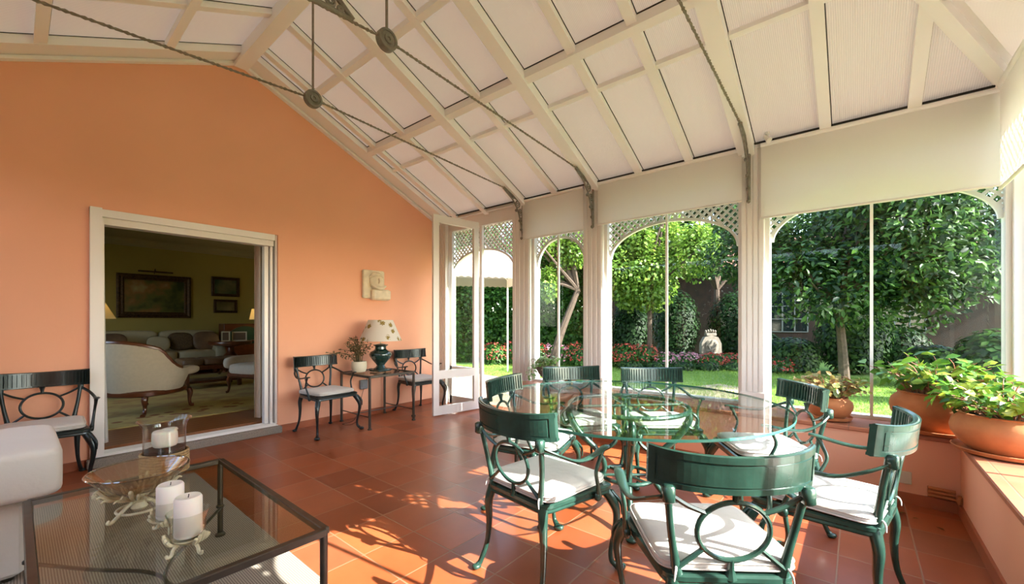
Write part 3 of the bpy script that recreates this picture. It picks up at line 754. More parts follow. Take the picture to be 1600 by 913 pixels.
# shell: open to +X
def shell(t_in, t_out, z0f, z1f, n=28, a0=65, a1=295, rx=0.36, ry=0.37):
    m = MB(); rows = []
    for k in range(n+1):
        a = R(a0 + (a1-a0)*k/n); t = k/n
        h = z1f(t); z0 = z0f
        c, s_ = math.cos(a), math.sin(a)
        lean = 0.07
        p = []
        for rr, z in ((t_in, z0), (t_in + lean, h), (t_in+lean+0.03, h+0.015), (t_out + lean, h), (t_out+0.02+lean*0.7, (h+z0)/2+0.05), (t_out, z0)):
            p.append((rx*c*rr/0.36, ry*s_*rr/0.36, z))
        rows.append(p)
    m.loft(rows); return m
def topz(t):
    u = abs(t-0.5)*2
    return 0.88 - 0.10*(u/0.55)**2 if u < 0.55 else (0.78 - 0.24*math.sin((u-0.55)/0.3*PI/2) if u < 0.85 else 0.54)
shell(0.30, 0.38, 0.28, topz).build('barrel_back', M['beige'], ac, True, angle=60)
m = MB(); pts = []
for k in range(33):
    t = 0.08 + 0.84*k/32; a = R(65 + 230*t); rr = 0.43/0.36
    pts.append((0.36*math.cos(a)*rr*1.0, 0.37*math.sin(a)*rr, topz(t)+0.012))
m.tube(pts, 0.026, 8); m.build('wood_rail', M['wood'], ac, True)
for s in (1, -1):
    MB().pillow((0.22, s*0.36, 0.50), 0.36, 0.13, 0.12, 0.8, 0.6).build('arm_pad', M['beige'], ac, True)
MB().pillow((0.03, 0, 0.41), 0.66, 0.60, 0.16).build('seat_cushion', M['beige'], ac, True)
m = MB(); rows = []
prof = [(-0.34, 0.0)]
ring = []
for k in range(28):
    a = 2*PI*k/28; x = 0.37*math.copysign(abs(math.cos(a))**0.7, math.cos(a)); y = 0.37*math.copysign(abs(math.sin(a))**0.7, math.sin(a)); ring.append((x, y))
m.loft([[(x*s_, y*s_, z) for x, y in ring] for s_, z in ((0.97, 0.225), (1.03, 0.24), (1.03, 0.28), (0.97, 0.30))]); m.build('seat_rail', M['wood'], ac, True)
for (x, y, ox, oy) in ((0.31, 0.31, 0.05, 0.02), (0.31, -0.31, 0.05, -0.02), (-0.25, 0.25, -0.10, 0.06), (-0.25, -0.25, -0.10, -0.06)):
    m = MB(); cab_leg(m, x, y, ox, oy, 0.25, 0.032); m.build('leg', M['wood'], ac, True)

# second armchair at the right
a2 = empty('upholstered_armchair', (2.62, 7.55, LZ+0.0125), R(200), 'beige armchair with dark cabriole legs at the right of the doorway view', 'armchair')
MB().pillow((0, 0, 0.36), 0.72, 0.70, 0.22).build('seat_cushion', M['beige'], a2, True)
MB().rbox((-0.36, -0.35, 0.24), (0.36, 0.35, 0.34), 0.03).build('seat_frame', M['wood'], a2)
MB().pillow((-0.36, 0, 0.65), 0.20, 0.72, 0.62).build('backrest', M['beige'], a2, True)
for s in (1, -1): MB().pillow((0.02, s*0.36, 0.47), 0.70, 0.15, 0.22, 0.6, 0.5).build('armrest', M['beige'], a2, True)
for (x, y) in ((0.32, 0.3), (0.32, -0.3), (-0.32, 0.3), (-0.32, -0.3)):
    m = MB(); cab_leg(m, x, y, 0.05*(1 if x > 0 else -1), 0.03*(1 if y > 0 else -1), 0.26, 0.03); m.build('leg', M['wood'], a2, True)

# padded bench
bn = empty('padded_bench', (2.22, 8.80, LZ), R(0), 'low dark wooden bench with brown buttoned pad in front of the sofa', 'bench')
for k in range(3): MB().pillow((-0.30+0.30*k, 0, 0.46), 0.31, 0.6, 0.12).build('seat_pad', M['leather'], bn, True)
MB().rbox((-0.43, -0.28, 0.33), (0.43, 0.28, 0.41), 0.01).build('apron', M['wood'], bn)
for x in (-0.38, 0.38):
    for y in (-0.24, 0.24): MB().rbox((x-0.03, y-0.03, 0.014), (x+0.03, y+0.03, 0.35), 0.006).build('leg', M['wood'], bn)
MB().rbox((-0.36, -0.22, 0.10), (0.36, 0.22, 0.14), 0.008).build('lower_shelf', M['wood'], bn)

# round side table with drop leaf behind, frames, plant, lamp
rt = empty('pedestal_table', (3.08, 10.70, LZ), 0, 'round mahogany pedestal table holding photo frames', 'table')
MB().lathe([(0.28, 0.62), (0.40, 0.65), (0.41, 0.70), (0.40, 0.72)], 32).build('table_top', M['wood'], rt, True)
MB().lathe([(0.05, 0.1), (0.05, 0.2), (0.14, 0.28), (0.15, 0.38), (0.07, 0.48), (0.06, 0.58), (0.2, 0.63)], 24).build('pedestal', M['wood'], rt, True)
for k in range(3):
    a = R(90+120*k); m = MB(); stube(m, [(0.04*math.cos(a), 0.04*math.sin(a), 0.18, 0.035), (0.18*math.cos(a), 0.18*math.sin(a), 0.14, 0.03), (0.30*math.cos(a), 0.30*math.sin(a), 0.03, 0.025)]); m.build('foot', M['wood'], rt, True)
def pframe(x, y, z, w_, h, label):
    r = empty('photo_frame', (x, y, z), R(-10), label, 'photo frame', 'photo frames on the pedestal table')
    m = MB(); W = w_/2
    m.loft([[(sx*(W-k*0.025), d, h/2+sz*(h/2-k*0.025)) for sx, sz in ((-1,-1),(1,-1),(1,1),(-1,1))] for k, d in ((0, 0), (0, -0.015), (1, -0.012), (1, 0))], caps=False); m.build('frame', M['cream'], r)
    MB().box((-W+0.02, -0.008, 0.02), (W-0.02, -0.002, h-0.02)).build('photo', M['leather'], r)
    MB().beam((0, 0, h*0.7), (0, 0.07, 0.0), 0.03, 0.004, (1, 0, 0)).build('easel_strut', M['leather'], r)
pframe(2.93, 10.5, LZ+0.72, 0.16, 0.22, 'small upright silver photo frame on the pedestal table')
pframe(3.19, 10.5, LZ+0.72, 0.28, 0.21, 'wider landscape photo frame on the pedestal table')
gp = empty('panelled_cabinet', (3.60, 11.6, LZ), 0, 'dark green half-round panel on a brown cabinet behind the pedestal table', 'cabinet')
MB().rbox((-0.45, -0.2, 0.0), (0.45, 0.2, 1.10), 0.01).build('cabinet_body', M['wood'], gp)
m = MB(); pts = [(0.42*math.cos(PI*k/20)-0.02, 0.62+0.42*math.sin(PI*k/20)) for k in range(21)]
m.prism(pts, lambda a, b: (a, -0.225, b), lambda a, b: (a, -0.2, b)); m.build('half_round_panel', mat('dark_green', (0.01, 0.04, 0.025, 1), 0.4), gp)

def table_lamp(x, y, z, sr0, sr1, sh, bh, label, mt_shade, mt_base, energy=0):
    r = empty('table_lamp', (x, y, z), 0, label, 'lamp')
    MB().lathe([(0.07, 0), (0.07, 0.02), (0.03, 0.04), (0.05, bh*0.4), (0.03, bh*0.7), (0.012, bh*0.9), (0.012, bh+0.06)], 20).build('lamp_base', mt_base, r, True)
    n = 28; m = MB(); m.loft([[(rr*math.cos(2*PI*k/n), rr*math.sin(2*PI*k/n), zz) for k in range(n)] for rr, zz in ((sr0, bh), (sr1, bh+sh), (sr1-0.004, bh+sh), (sr0-0.004, bh))], caps=False); m.build('lamp_shade', mt_shade, r, True)
    if energy:
        ld = bpy.data.lights.new('lamp_bulb', 'POINT'); lo_ = bpy.data.objects.new('lamp_bulb', ld); C.objects.link(lo_); lo_.parent = r; lo_.location = (0, 0, bh+sh*0.5)  # weak point light added inside an unlit lamp to brighten the living room
        ld.energy = energy; ld.color = (1, 0.72, 0.36); ld.shadow_soft_size = 0.05
    return r
table_lamp(3.72, 10.9, LZ+0.72, 0.20, 0.15, 0.25, 0.48, 'cream shaded table lamp at the right edge of the doorway view', M['lshade'], M['gold'], 3)
side = empty('lamp_table', (3.75, 10.9, LZ), 0, 'small dark table under the right living room lamp', 'table')
MB().lathe([(0.19, 0.69), (0.20, 0.70), (0.20, 0.72)], 20).build('table_top', M['wood'], side, True)
MB().lathe([(0.12, 0), (0.03, 0.05), (0.03, 0.65), (0.08, 0.69)], 16).build('pedestal', M['wood'], side, True)
side = empty('lamp_table', (0.70, 8.6, LZ+0.0125), 0, 'small table behind the barrel armchair holding the left lamp', 'table')
MB().lathe([(0.21, 0.60), (0.22, 0.61), (0.22, 0.63)], 20).build('table_top', M['wood'], side, True)
MB().lathe([(0.14, 0), (0.03, 0.05), (0.03, 0.56), (0.08, 0.60)], 16).build('pedestal', M['wood'], side, True)
table_lamp(0.70, 8.6, LZ+0.643, 0.29, 0.12, 0.34, 0.55, 'pale conical lampshade at the left edge of the doorway view', M['lshade'], M['gold'], 3)

# curtains
def curtain(x0, x1, y, z0, z1, amp, folds, mt, label, flare=0.0):
    n = folds*8; m = MB(); rows = []
    for z, f in ((z0, 1.0+flare), (z0*0.7+z1*0.3, 1+flare*0.5), (z1, 1.0)):
        r_ = []
        for k in range(n+1):
            t = k/n; r_.append((x0+(x1-x0)*t*f, y+amp*math.sin(2*PI*folds*t), z))
        for k in range(n, -1, -1):
            t = k/n; r_.append((x0+(x1-x0)*t*f, y+0.004+amp*math.sin(2*PI*folds*t), z))
        rows.append(r_)
    m.loft(rows); return tag(m.build('curtain', mt, None, True), label, 'curtain')
curtain(1.80, 2.08, 5.42, LZ+0.02, 2.5, 0.035, 4, M['curtain'], 'beige curtain gathered at the right side of the wide doorway')
curtain(0.30, 0.535, 5.40, LZ+0.02, 2.4, 0.025, 3, M['sheer'], 'white sheer curtain hanging at the left side of the wide doorway', 0.14)

# ------------------------------------------------------------------ cast metal armchairs
def make_chair(name, mt, label, cat='chair', group=None):
    """local +X is where the sitter looks; origin on the floor under the seat centre"""
    r = empty(name, (0, 0, 0), 0, label, cat, group)
    # seat frame
    m = MB()
    front, back = 0.235, -0.225
    def outline(s, e):
        pts = []
        cr = [(front, 0.255), (front, -0.255), (back, -0.205), (back, 0.205)]
        rad = [0.05, 0.05, 0.06, 0.06]
        n = 5
        for i in range(4):
            p = Vector(cr[i]); a = (Vector(cr[i-1])-p).normalized(); b = (Vector(cr[(i+1) % 4])-p).normalized()
            p0 = p + a*rad[i]; p1 = p + b*rad[i]
            for k in range(n+1):
                t = k/n; q = (1-t)**2*p0 + 2*t*(1-t)*p + t*t*p1
                pts.append((q.x*s[0], q.y*s[1], e))
        return pts
    oz = [((0.985, 0.985), 0.395), ((1.0, 1.0), 0.402), ((0.992, 0.992), 0.412), ((1.01, 1.01), 0.418), ((1.01, 1.01), 0.432), ((0.97, 0.97), 0.438), ((0.85, 0.86), 0.436), ((0.85, 0.86), 0.398)]
    rows = [outline(s, z) for s, z in oz]; n = len(rows[0])
    m.loft(rows + [rows[0]], caps=False)
    m.build('seat_frame', mt, r, True, angle=30)
    m = MB()
    for k in range(7):
        x = -0.17 + k*0.06; m.box((x-0.014, -0.21, 0.418), (x+0.014, 0.21, 0.428))
    for y in (-0.1, 0.1): m.box((-0.2, y-0.01, 0.410), (0.21, y+0.01, 0.418))
    m.build('seat_slats', mt, r)
    # cushion
    m = MB(); m.pillow((0.005, 0, 0.462), 0.44, 0.45, 0.062, 0.55, 0.22, 36, 10)
    cu = m.build('seat_cushion', M['cushion'], r, True, angle=80)
    m = MB()
    for z in (0.452, 0.472):
        m.tube([(0.005+0.221*math.copysign(abs(math.cos(a))**0.25, math.cos(a)), 0.226*math.copysign(abs(math.sin(a))**0.25, math.sin(a)), z) for a in [2*PI*(k+0.5)/48 for k in range(48)]], 0.0032, 5, closed=True)
    m.build('piping', M['cushion'], cu, True)
    for s in (1, -1):
        m = MB(); stube(m, [(-0.20, s*0.17, 0.462, 0.004), (-0.226, s*0.176, 0.462, 0.004), (-0.236, s*0.182, 0.447, 0.0035), (-0.238, s*0.186, 0.425, 0.002)], 6, 4); m.build('cushion_tie', M['cushion'], cu)
    # legs
    for s in (1, -1):
        m = MB()
        stube(m, [(0.195, s*0.215, 0.415, 0.026), (0.225, s*0.243, 0.36, 0.027), (0.245, s*0.262, 0.29, 0.020), (0.238, s*0.256, 0.20, 0.0145), (0.222, s*0.244, 0.11, 0.012), (0.225, s*0.246, 0.05, 0.013), (0.245, s*0.262, 0.024, 0.017)], 8, 5)
        m.pillow((0.262, s*0.272, 0.016), 0.062, 0.052, 0.032, 0.8, 0.8, 12, 6)
        # leaf moulding on the knee
        stube(m, [(0.225, s*0.245, 0.40, 0.010), (0.262, s*0.275, 0.34, 0.009), (0.266, s*0.279, 0.28, 0.004)], 6, 4)
        m.build('leg', mt, r, True, angle=60)
        m = MB()
        stube(m, [(-0.200, s*0.175, 0.415, 0.025), (-0.215, s*0.19, 0.34, 0.021), (-0.212, s*0.19, 0.24, 0.016), (-0.222, s*0.195, 0.13, 0.0125), (-0.250, s*0.21, 0.04, 0.013), (-0.262, s*0.217, 0.02, 0.015)], 8, 5)
        m.pillow((-0.270, s*0.220, 0.013), 0.05, 0.042, 0.026, 0.8, 0.8, 12, 6)
        m.build('leg', mt, r, True, angle=60)
    # back uprights
    for s in (1, -1):
        m = MB()
        stube(m, [(-0.205, s*0.165, 0.425, 0.020), (-0.213, s*0.178, 0.50, 0.014), (-0.228, s*0.195, 0.60, 0.012), (-0.246, s*0.208, 0.70, 0.013), (-0.252, s*0.212, 0.735, 0.017)], 8, 5)
        m.rbox((-0.278, s*0.212-0.018, 0.685), (-0.238, s*0.212+0.018, 0.742), 0.006)
        m.build('back_upright', mt, r, True, angle=50)
    # crest rail: a curved panel, wrapped forward at the ends
    def arcpt(t, off, z):
        y = 0.262*math.sin(t*1.05)/math.sin(1.05)
        x = -0.292 + 0.095*(t*t) + off - (z-0.73)*0.10
        return (x, y, z)
    def zt(t): return 0.842 + 0.014*t*t
    def zb(t): return 0.728 + 0.006*t*t
    n = 28; m = MB(); rows = []
    for k in range(n+1):
        t = -1 + 2*k/n
        rows.append([arcpt(t, 0.006, zb(t)), arcpt(t, 0.006, zt(t)), arcpt(t, -0.004, zt(t)+0.004), arcpt(t, -0.010, zt(t)), arcpt(t, -0.010, zb(t)), arcpt(t, -0.004, zb(t)-0.004)])
    m.loft(rows); cr = m.build('crest_rail', mt, r, True, angle=35)
    # back side: raised border that leaves a recessed panel
    m = MB()
    def strip(t0, t1, za, zb_, offa, offb, nn):
        rows = []
        for k in range(nn+1):
            t = t0+(t1-t0)*k/nn
            rows.append([arcpt(t, offa, za(t)), arcpt(t, offa, zb_(t)), arcpt(t, offb, zb_(t)), arcpt(t, offb, za(t))])
        m.loft(rows)
    strip(-1, 1, lambda t: zt(t)-0.020, lambda t: zt(t)+0.001, -0.009, -0.014, 24)
    strip(-1, 1, lambda t: zb(t)-0.001, lambda t: zb(t)+0.016, -0.009, -0.014, 24)
    strip(-1, -0.90, zb, zt, -0.009, -0.0135, 3); strip(0.90, 1, zb, zt, -0.009, -0.0135, 3)
    strip(-0.86, 0.86, lambda t: zb(t)+0.022, lambda t: zt(t)-0.027, -0.009, -0.013, 24)
    # front side: fluted band between two fillets
    strip(-1, 1, lambda t: zt(t)-0.012, lambda t: zt(t), 0.005, 0.011, 24)
    strip(-1, 1, zb, lambda t: zb(t)+0.012, 0.005, 0.011, 24)
    for k in range(25):
        t = -0.96 + 1.92*k/24
        strip(t-0.016, t+0.016, lambda t: zb(t)+0.01, lambda t: zt(t)-0.01, 0.005, 0.014, 1)
    m.build('fluted_band', mt, cr, False)
    # ring and its struts
    def backx(z): return -0.215 - (z-0.45)*0.135
    zc, rr = 0.585, 0.098
    m = MB(); m.tube([(backx(zc+rr*math.sin(a)), rr*1.16*math.cos(a), zc+rr*math.sin(a)) for a in [2*PI*k/36 for k in range(36)]], 0.0085, 8, closed=True)
    m.build('back_ring', mt, r, True)
    for s in (1, -1):
        m = MB(); a = R(38)
        stube(m, [(backx(0.71), s*0.205, 0.708, 0.008), (backx(0.685), s*0.150, 0.672, 0.0085), (backx(zc+rr*math.sin(a)), s*rr*1.16*math.cos(a), zc+rr*math.sin(a), 0.008)], 6, 4)
        m.build('back_strut', mt, r, True)
        m = MB()
        stube(m, [(backx(0.455), s*0.168, 0.458, 0.009), (backx(0.49), s*0.128, 0.492, 0.0085), (backx(zc-rr*math.sin(a)), s*rr*1.16*math.cos(a), zc-rr*math.sin(a), 0.008)], 6, 4)
        m.build('back_strut', mt, r, True)
    m = MB(); stube(m, [(backx(0.43), 0, 0.428, 0.022), (backx(0.46), 0, 0.455, 0.012), (backx(0.49), 0, 0.49, 0.009)], 8, 3)
    m.build('back_stem', mt, r, True)
    m = MB(); stube(m, [(backx(zc+rr), 0, zc+rr, 0.009), (backx(0.715), 0, 0.71, 0.012), (backx(0.73), 0, 0.735, 0.02)], 8, 3)
    m.build('crest_stem', mt, r, True)
    # arms
    for s in (1, -1):
        m = MB()
        q = spline([(-0.250, s*0.222, 0.700, 0.013), (-0.19, s*0.262, 0.668, 0.012), (-0.10, s*0.288, 0.632, 0.013), (0.0, s*0.292, 0.632, 0.018), (0.10, s*0.286, 0.650, 0.021), (0.135, s*0.284, 0.652, 0.014)], 5)
        rows = []
        for i, p in enumerate(q):
            w_ = p[3]; h = 0.008
            rows.append([(p[0], p[1]-w_, p[2]), (p[0], p[1]-w_*0.6, p[2]-h), (p[0], p[1]+w_*0.6, p[2]-h), (p[0], p[1]+w_, p[2]), (p[0], p[1]+w_*0.6, p[2]+h*0.8), (p[0], p[1]-w_*0.6, p[2]+h*0.8)])
        m.loft(rows); m.build('armrest', mt, r, True, angle=60)
        m = MB(); stube(m, [(0.095, s*0.284, 0.642, 0.013), (0.075, s*0.282, 0.60, 0.010), (0.055, s*0.276, 0.54, 0.009), (0.085, s*0.266, 0.46, 0.010), (0.095, s*0.258, 0.415, 0.016)], 8, 5)
        m.pillow((0.095, s*0.258, 0.412), 0.045, 0.03, 0.045, 0.8, 0.8, 10, 6)
        m.build('arm_support', mt, r, True, angle=60)
    return r

ch0 = make_chair('dining_armchair', M['green'], 'green metal dining armchair nearest the camera, its back turned to us', 'chair', 'green armchairs round the glass dining table')
def put(o, x, y, deg): o.location = (x, y, 0); o.rotation_euler = (0, 0, R(deg))
put(ch0, 1.643, 0.444, 37.5)
for x, y, dg, lb in [
    (1.735, 1.225, -8, 'green metal dining armchair left of the nearest one, white cushion facing the window'),
    (2.405, 0.115, 80, 'green dining armchair by the low orange wall, rightmost at the glass table'),
    (3.075, 0.46, 122, 'green metal dining armchair before the smaller terracotta pot'),
    (3.33, 1.22, 219.8, 'dining armchair facing us across the table before the middle window'),
    (3.00, 1.76, 233, 'dining armchair below the brass bowl on the sill'),
    (2.283, 1.705, 286, 'dining armchair at the far left of the glass table, nearest the open door leaf')]:
    c = copy_tree(ch0); put(c, x, y, dg); c['label'] = lb
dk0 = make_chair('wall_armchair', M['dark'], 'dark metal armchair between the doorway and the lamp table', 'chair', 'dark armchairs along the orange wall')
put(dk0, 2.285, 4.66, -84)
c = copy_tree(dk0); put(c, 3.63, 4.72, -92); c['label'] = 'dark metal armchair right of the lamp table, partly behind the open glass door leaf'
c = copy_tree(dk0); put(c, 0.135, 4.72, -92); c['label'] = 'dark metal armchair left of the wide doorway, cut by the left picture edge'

# ------------------------------------------------------------------ round glass dining table
TC = (2.60, 1.17); TR = 0.925
dt = empty('dining_table', (TC[0], TC[1], 0), 0, 'large round glass dining table on a green cast iron base', 'table')
m = MB(); m.lathe([(TR-0.003, 0.717), (TR-0.001, 0.730)], 96); tt = m.build('table_top', M['tglass'], dt, False)
m = MB(); m.loft([[(rr*math.cos(2*PI*k/96), rr*math.sin(2*PI*k/96), z) for k in range(96)] for rr, z in ((TR-0.002, 0.7165), (TR, 0.7185), (TR, 0.7285), (TR-0.002, 0.7305))], caps=False)
m.build('glass_rim', M['tedge'], dt, True, 'dark green polished glass rim')
m = MB(); m.tube([(0.38*math.cos(2*PI*k/48), 0.38*math.sin(2*PI*k/48), 0.695) for k in range(48)], 0.015, 8, closed=True)
for k in range(4):
    a = R(45+90*k); m.tube([(0.02*math.cos(a), 0.02*math.sin(a), 0.695), (0.38*math.cos(a), 0.38*math.sin(a), 0.695)], 0.010, 6)
m.build('support_ring', M['green'], dt, True)
for k in range(4):
    a = R(28+90*k); m = MB(); ca, sa = math.cos(a), math.sin(a)
    def q(rad, z, w_): return (rad*0.87*ca, rad*0.87*sa, z, w_)
    stube(m, [q(0.42, 0.685, 0.018), q(0.44, 0.62, 0.024), q(0.36, 0.50, 0.023), q(0.22, 0.38, 0.019), q(0.17, 0.27, 0.018), q(0.24, 0.15, 0.018), q(0.36, 0.07, 0.017), q(0.43, 0.04, 0.019), q(0.46, 0.022, 0.016)], 8, 6)
    sc_ = [q(0.40, 0.60, 0.014), q(0.47, 0.56, 0.014), q(0.50, 0.62, 0.013), q(0.46, 0.66, 0.012), q(0.43, 0.63, 0.011)]
    stube(m, sc_, 6, 5)
    stube(m, [q(0.20, 0.38, 0.014), q(0.10, 0.44, 0.014), q(0.07, 0.52, 0.013), q(0.12, 0.56, 0.012), q(0.15, 0.52, 0.011)], 6, 5)
    m.pillow((0.40*ca, 0.40*sa, 0.018), 0.09, 0.07, 0.036, 0.8, 0.8, 12, 6)
    m.build('leg', M['green'], dt, True, angle=60)
m = MB(); m.tube([(0.17*math.cos(2*PI*k/32), 0.17*math.sin(2*PI*k/32), 0.235) for k in range(32)], 0.013, 8, closed=True)
for k in range(3):
    a = R(10+60*k); m.tube([(-0.17*math.cos(a), -0.17*math.sin(a), 0.235), (0.17*math.cos(a), 0.17*math.sin(a), 0.235)], 0.010, 6)
m.lathe([(0.01, 0.21), (0.035, 0.225), (0.035, 0.25), (0.01, 0.27)], 12)
m.build('stretcher_ring', M['green'], dt, True)

# ------------------------------------------------------------------ coffee table and what stands on it
ct = empty('coffee_table', (0.405, 2.215, 0), 0, 'low rectangular glass topped coffee table with bronze metal frame', 'table')
hx, hy = 0.368, 0.635
m = MB()
for s in (1, -1):
    m.rbox((-hx, s*hy-0.014, 0.425), (hx, s*hy+0.014, 0.452), 0.003); m.rbox((s*hx-0.014, -hy, 0.425), (s*hx+0.014, hy, 0.452), 0.003)
m.build('top_frame', M['bronze'], ct)
MB().box((-hx+0.008, -hy+0.008, 0.440), (hx-0.008, hy-0.008, 0.449)).build('glass_top', M['cglass'], ct)
for sx in (1, -1):
    for sy in (1, -1):
        m = MB(); x, y = sx*(hx-0.006), sy*(hy-0.006)
        m.lathe([(0.026, 0.0), (0.026, 0.01), (0.014, 0.02), (0.014, 0.16), (0.021, 0.165), (0.021, 0.175), (0.014, 0.18), (0.0145, 0.43)], 12, (x, y, 0.009)); m.build('leg', M['bronze'], ct, True, angle=30)
for s in (1, -1):
    m = MB(); m.tube([tuple(p) for p in spline([(s*hx*0.97, -hy*0.97, 0.17), (s*hx*0.5, -hy*0.6, 0.155), (s*0.05, -hy*0.25, 0.17), (0, 0, 0.17), (s*0.05, hy*0.25, 0.17), (s*hx*0.5, hy*0.6, 0.155), (s*hx*0.97, hy*0.97, 0.17)], 6)], 0.008, 6)
    m.build('curved_stretcher', M['bronze'], ct, True)
# rug
ru = MB().rbox((-1.1, 0.6, 0), (0.955, 4.20, 0.009), 0.003); tag(ru.build('striped_rug', M['rug']), 'grey brown woven rug with fine stripes under the coffee table', 'rug')

TT = 0.4505
# hurricane vase
hv = empty('hurricane_vase', (0.50, 2.755, TT), 0, 'tall clear glass hurricane vase with rope band holding a broken candle', 'vase')
pr = [(0.075, 0), (0.088, 0.004), (0.092, 0.02), (0.088, 0.10), (0.087, 0.235), (0.090, 0.262), (0.103, 0.286), (0.113, 0.294), (0.111, 0.296), (0.088, 0.264), (0.084, 0.235), (0.085, 0.10), (0.088, 0.022), (0.07, 0.008)]
MB().lathe(pr, 40).build('glass_body', M['clear'], hv, True)
for z in [0.03+0.014*k for k in range(9)]:
    pass
m = MB()
for k in range(8): m.tube(rings_pts((0, 0, 0.03+0.0135*k), 0.096, 32, 'z'), 0.0068, 6, closed=True)
m.build('rope_band', M['rope'], hv, True)
m = MB(); m.lathe([(0.070, 0.012), (0.080, 0.06), (0.082, 0.145), (0.02, 0.15)], 24); m.build('dark_gravel', M['soil'], hv, True)
cd = MB(); cd.pillow((0, 0, 0.045), 0.105, 0.105, 0.085, 0.35, 0.75, 24, 8); cd.pillow((0.022, 0.01, 0.084), 0.07, 0.06, 0.02, 0.8, 0.8, 16, 6)
o = cd.build('pillar_candle', M['wax'], None, True); o.location = (0.50, 2.755, TT+0.151); tag(o, 'thick melted cream candle inside the tall rope banded vase', 'candle')
# footed glass bowl
fb = empty('footed_bowl', (0.335, 2.30, TT), R(10), 'wide glass bowl on gilt acanthus leaf stand with scroll feet', 'bowl')
MB().lathe([(0.02, 0.085), (0.07, 0.092), (0.115, 0.125), (0.150, 0.170), (0.162, 0.186), (0.158, 0.187), (0.142, 0.170), (0.108, 0.131), (0.065, 0.099), (0.01, 0.093)], 48).build('glass_bowl', M['bowlglass'], fb, True)
m = MB()
for k in range(6):
    a = 2*PI*k/6
    for da, w_ in ((0, 0.013), (-0.17, 0.010), (0.17, 0.010), (-0.32, 0.008), (0.32, 0.008)):
        f = 1-abs(da)*0.9; c_ = lambda rad, z, da2, w2: (rad*math.cos(a+da2), rad*math.sin(a+da2), z, w2)
        w_ *= 0.62; stube(m, [c_(0.040, 0.078, da*0.3, 0.004), c_(0.075, 0.084, da*0.7, w_), c_(0.108, 0.104-abs(da)*0.03, da, w_*1.1), c_(0.128, 0.132-abs(da)*0.09, da*1.05, w_*0.9), c_(0.141, 0.128-abs(da)*0.09, da*1.1, w_*0.5)], 5, 4)
m.lathe([(0.02, 0.02), (0.028, 0.03), (0.018, 0.05), (0.03, 0.075), (0.055, 0.088), (0.03, 0.09)], 20)
m.build('leaf_cup', M['gold'], fb, True)
m = MB(); m.tube(rings_pts((0, 0, 0.187), 0.163, 48, 'z'), 0.0035, 6, closed=True); m.build('bowl_rim', M['rimglass'], fb, True)
m = MB(); m.tube(rings_pts((0, 0, 0.025), 0.072, 32, 'z'), 0.005, 6, closed=True)
m.build('base_ring', M['gold'], fb, True)
for k in range(3):
    a = R(200+120*k); m = MB(); c_ = lambda rad, z, w2: (rad*math.cos(a), rad*math.sin(a), z, w2)
    stube(m, [c_(0.02, 0.06, 0.008), c_(0.05, 0.045, 0.007), c_(0.085, 0.02, 0.007), c_(0.105, 0.008, 0.007), c_(0.118, 0.012, 0.006), c_(0.112, 0.022, 0.004)], 6, 4); m.build('scroll_foot', M['gold'], fb, True)
# candle holders
def candle_holder(x, y, rz, ch, cz, cr_, label, clabel, gh):
    r = empty('candle_holder', (x, y, TT), R(rz), label, 'candle holder')
    z0 = cz
    MB().lathe([(0.03, z0-0.004), (0.046, z0-0.002), (0.050, z0+0.02), (0.052, z0+gh*0.7), (0.062, z0+gh), (0.060, z0+gh), (0.050, z0+gh*0.7), (0.047, z0+0.02), (0.03, z0)], 32).build('glass_cup', M['clear'], r, True)
    m = MB()
    for k in range(3):
        a = 2*PI*k/3 + 0.3; c_ = lambda rad, z, w2, da=0: (rad*math.cos(a+da), rad*math.sin(a+da), z, w2)
        for da in (-0.36, -0.18, 0, 0.18, 0.36):
            stube(m, [c_(0.025, z0-0.018, 0.005, da*0.4), c_(0.050, z0-0.012, 0.0065, da*0.9), c_(0.063, z0+0.008-abs(da)*0.02, 0.007, da), c_(0.066, z0+0.024-abs(da)*0.05, 0.005, da)], 5, 4)
        stube(m, [c_(0.02, z0-0.016, 0.006), c_(0.040, z0*0.45, 0.006), c_(0.046, 0.010, 0.006), c_(0.056, 0.007, 0.006), c_(0.060, 0.016, 0.004)], 6, 4)
    m.lathe([(0.01, z0-0.03), (0.03, z0-0.02), (0.045, z0-0.008), (0.045, z0-0.005), (0.02, z0-0.005)], 16)
    m.build('leaf_stand', M['gold'], r, True)
    c = MB(); c.lathe([(cr_*0.9, 0), (cr_, 0.006), (cr_, ch-0.008), (cr_*0.88, ch), (cr_*0.3, ch-0.006)], 28)
    o = c.build('pillar_candle', M['wax'], None, True); o.location = (x, y, TT+cz+0.001); tag(o, clabel, 'candle')
    o2 = MB().tube([(0, 0, ch-0.008), (0.002, 0, ch+0.006)], 0.0015, 5).build('wick', M['blackcord'], o)
candle_holder(0.385, 2.03, 0, 0.125, 0.05, 0.043, 'gilt candle holder behind, between bowl and front candle holder', 'white pillar candle behind, beside the footed glass bowl', 0.07)
candle_holder(0.385, 1.775, 40, 0.135, 0.062, 0.040, 'gilt leaf candle holder with glass cup, nearest the camera', 'white pillar candle in the glass cup nearest the camera', 0.085)
m = MB()
stube(m, [(0.44, 1.78, TT+0.055, 0.007), (0.48, 1.80, TT+0.060, 0.006), (0.515, 1.83, TT+0.09, 0.005), (0.545, 1.86, TT+0.13, 0.003)], 6, 4)

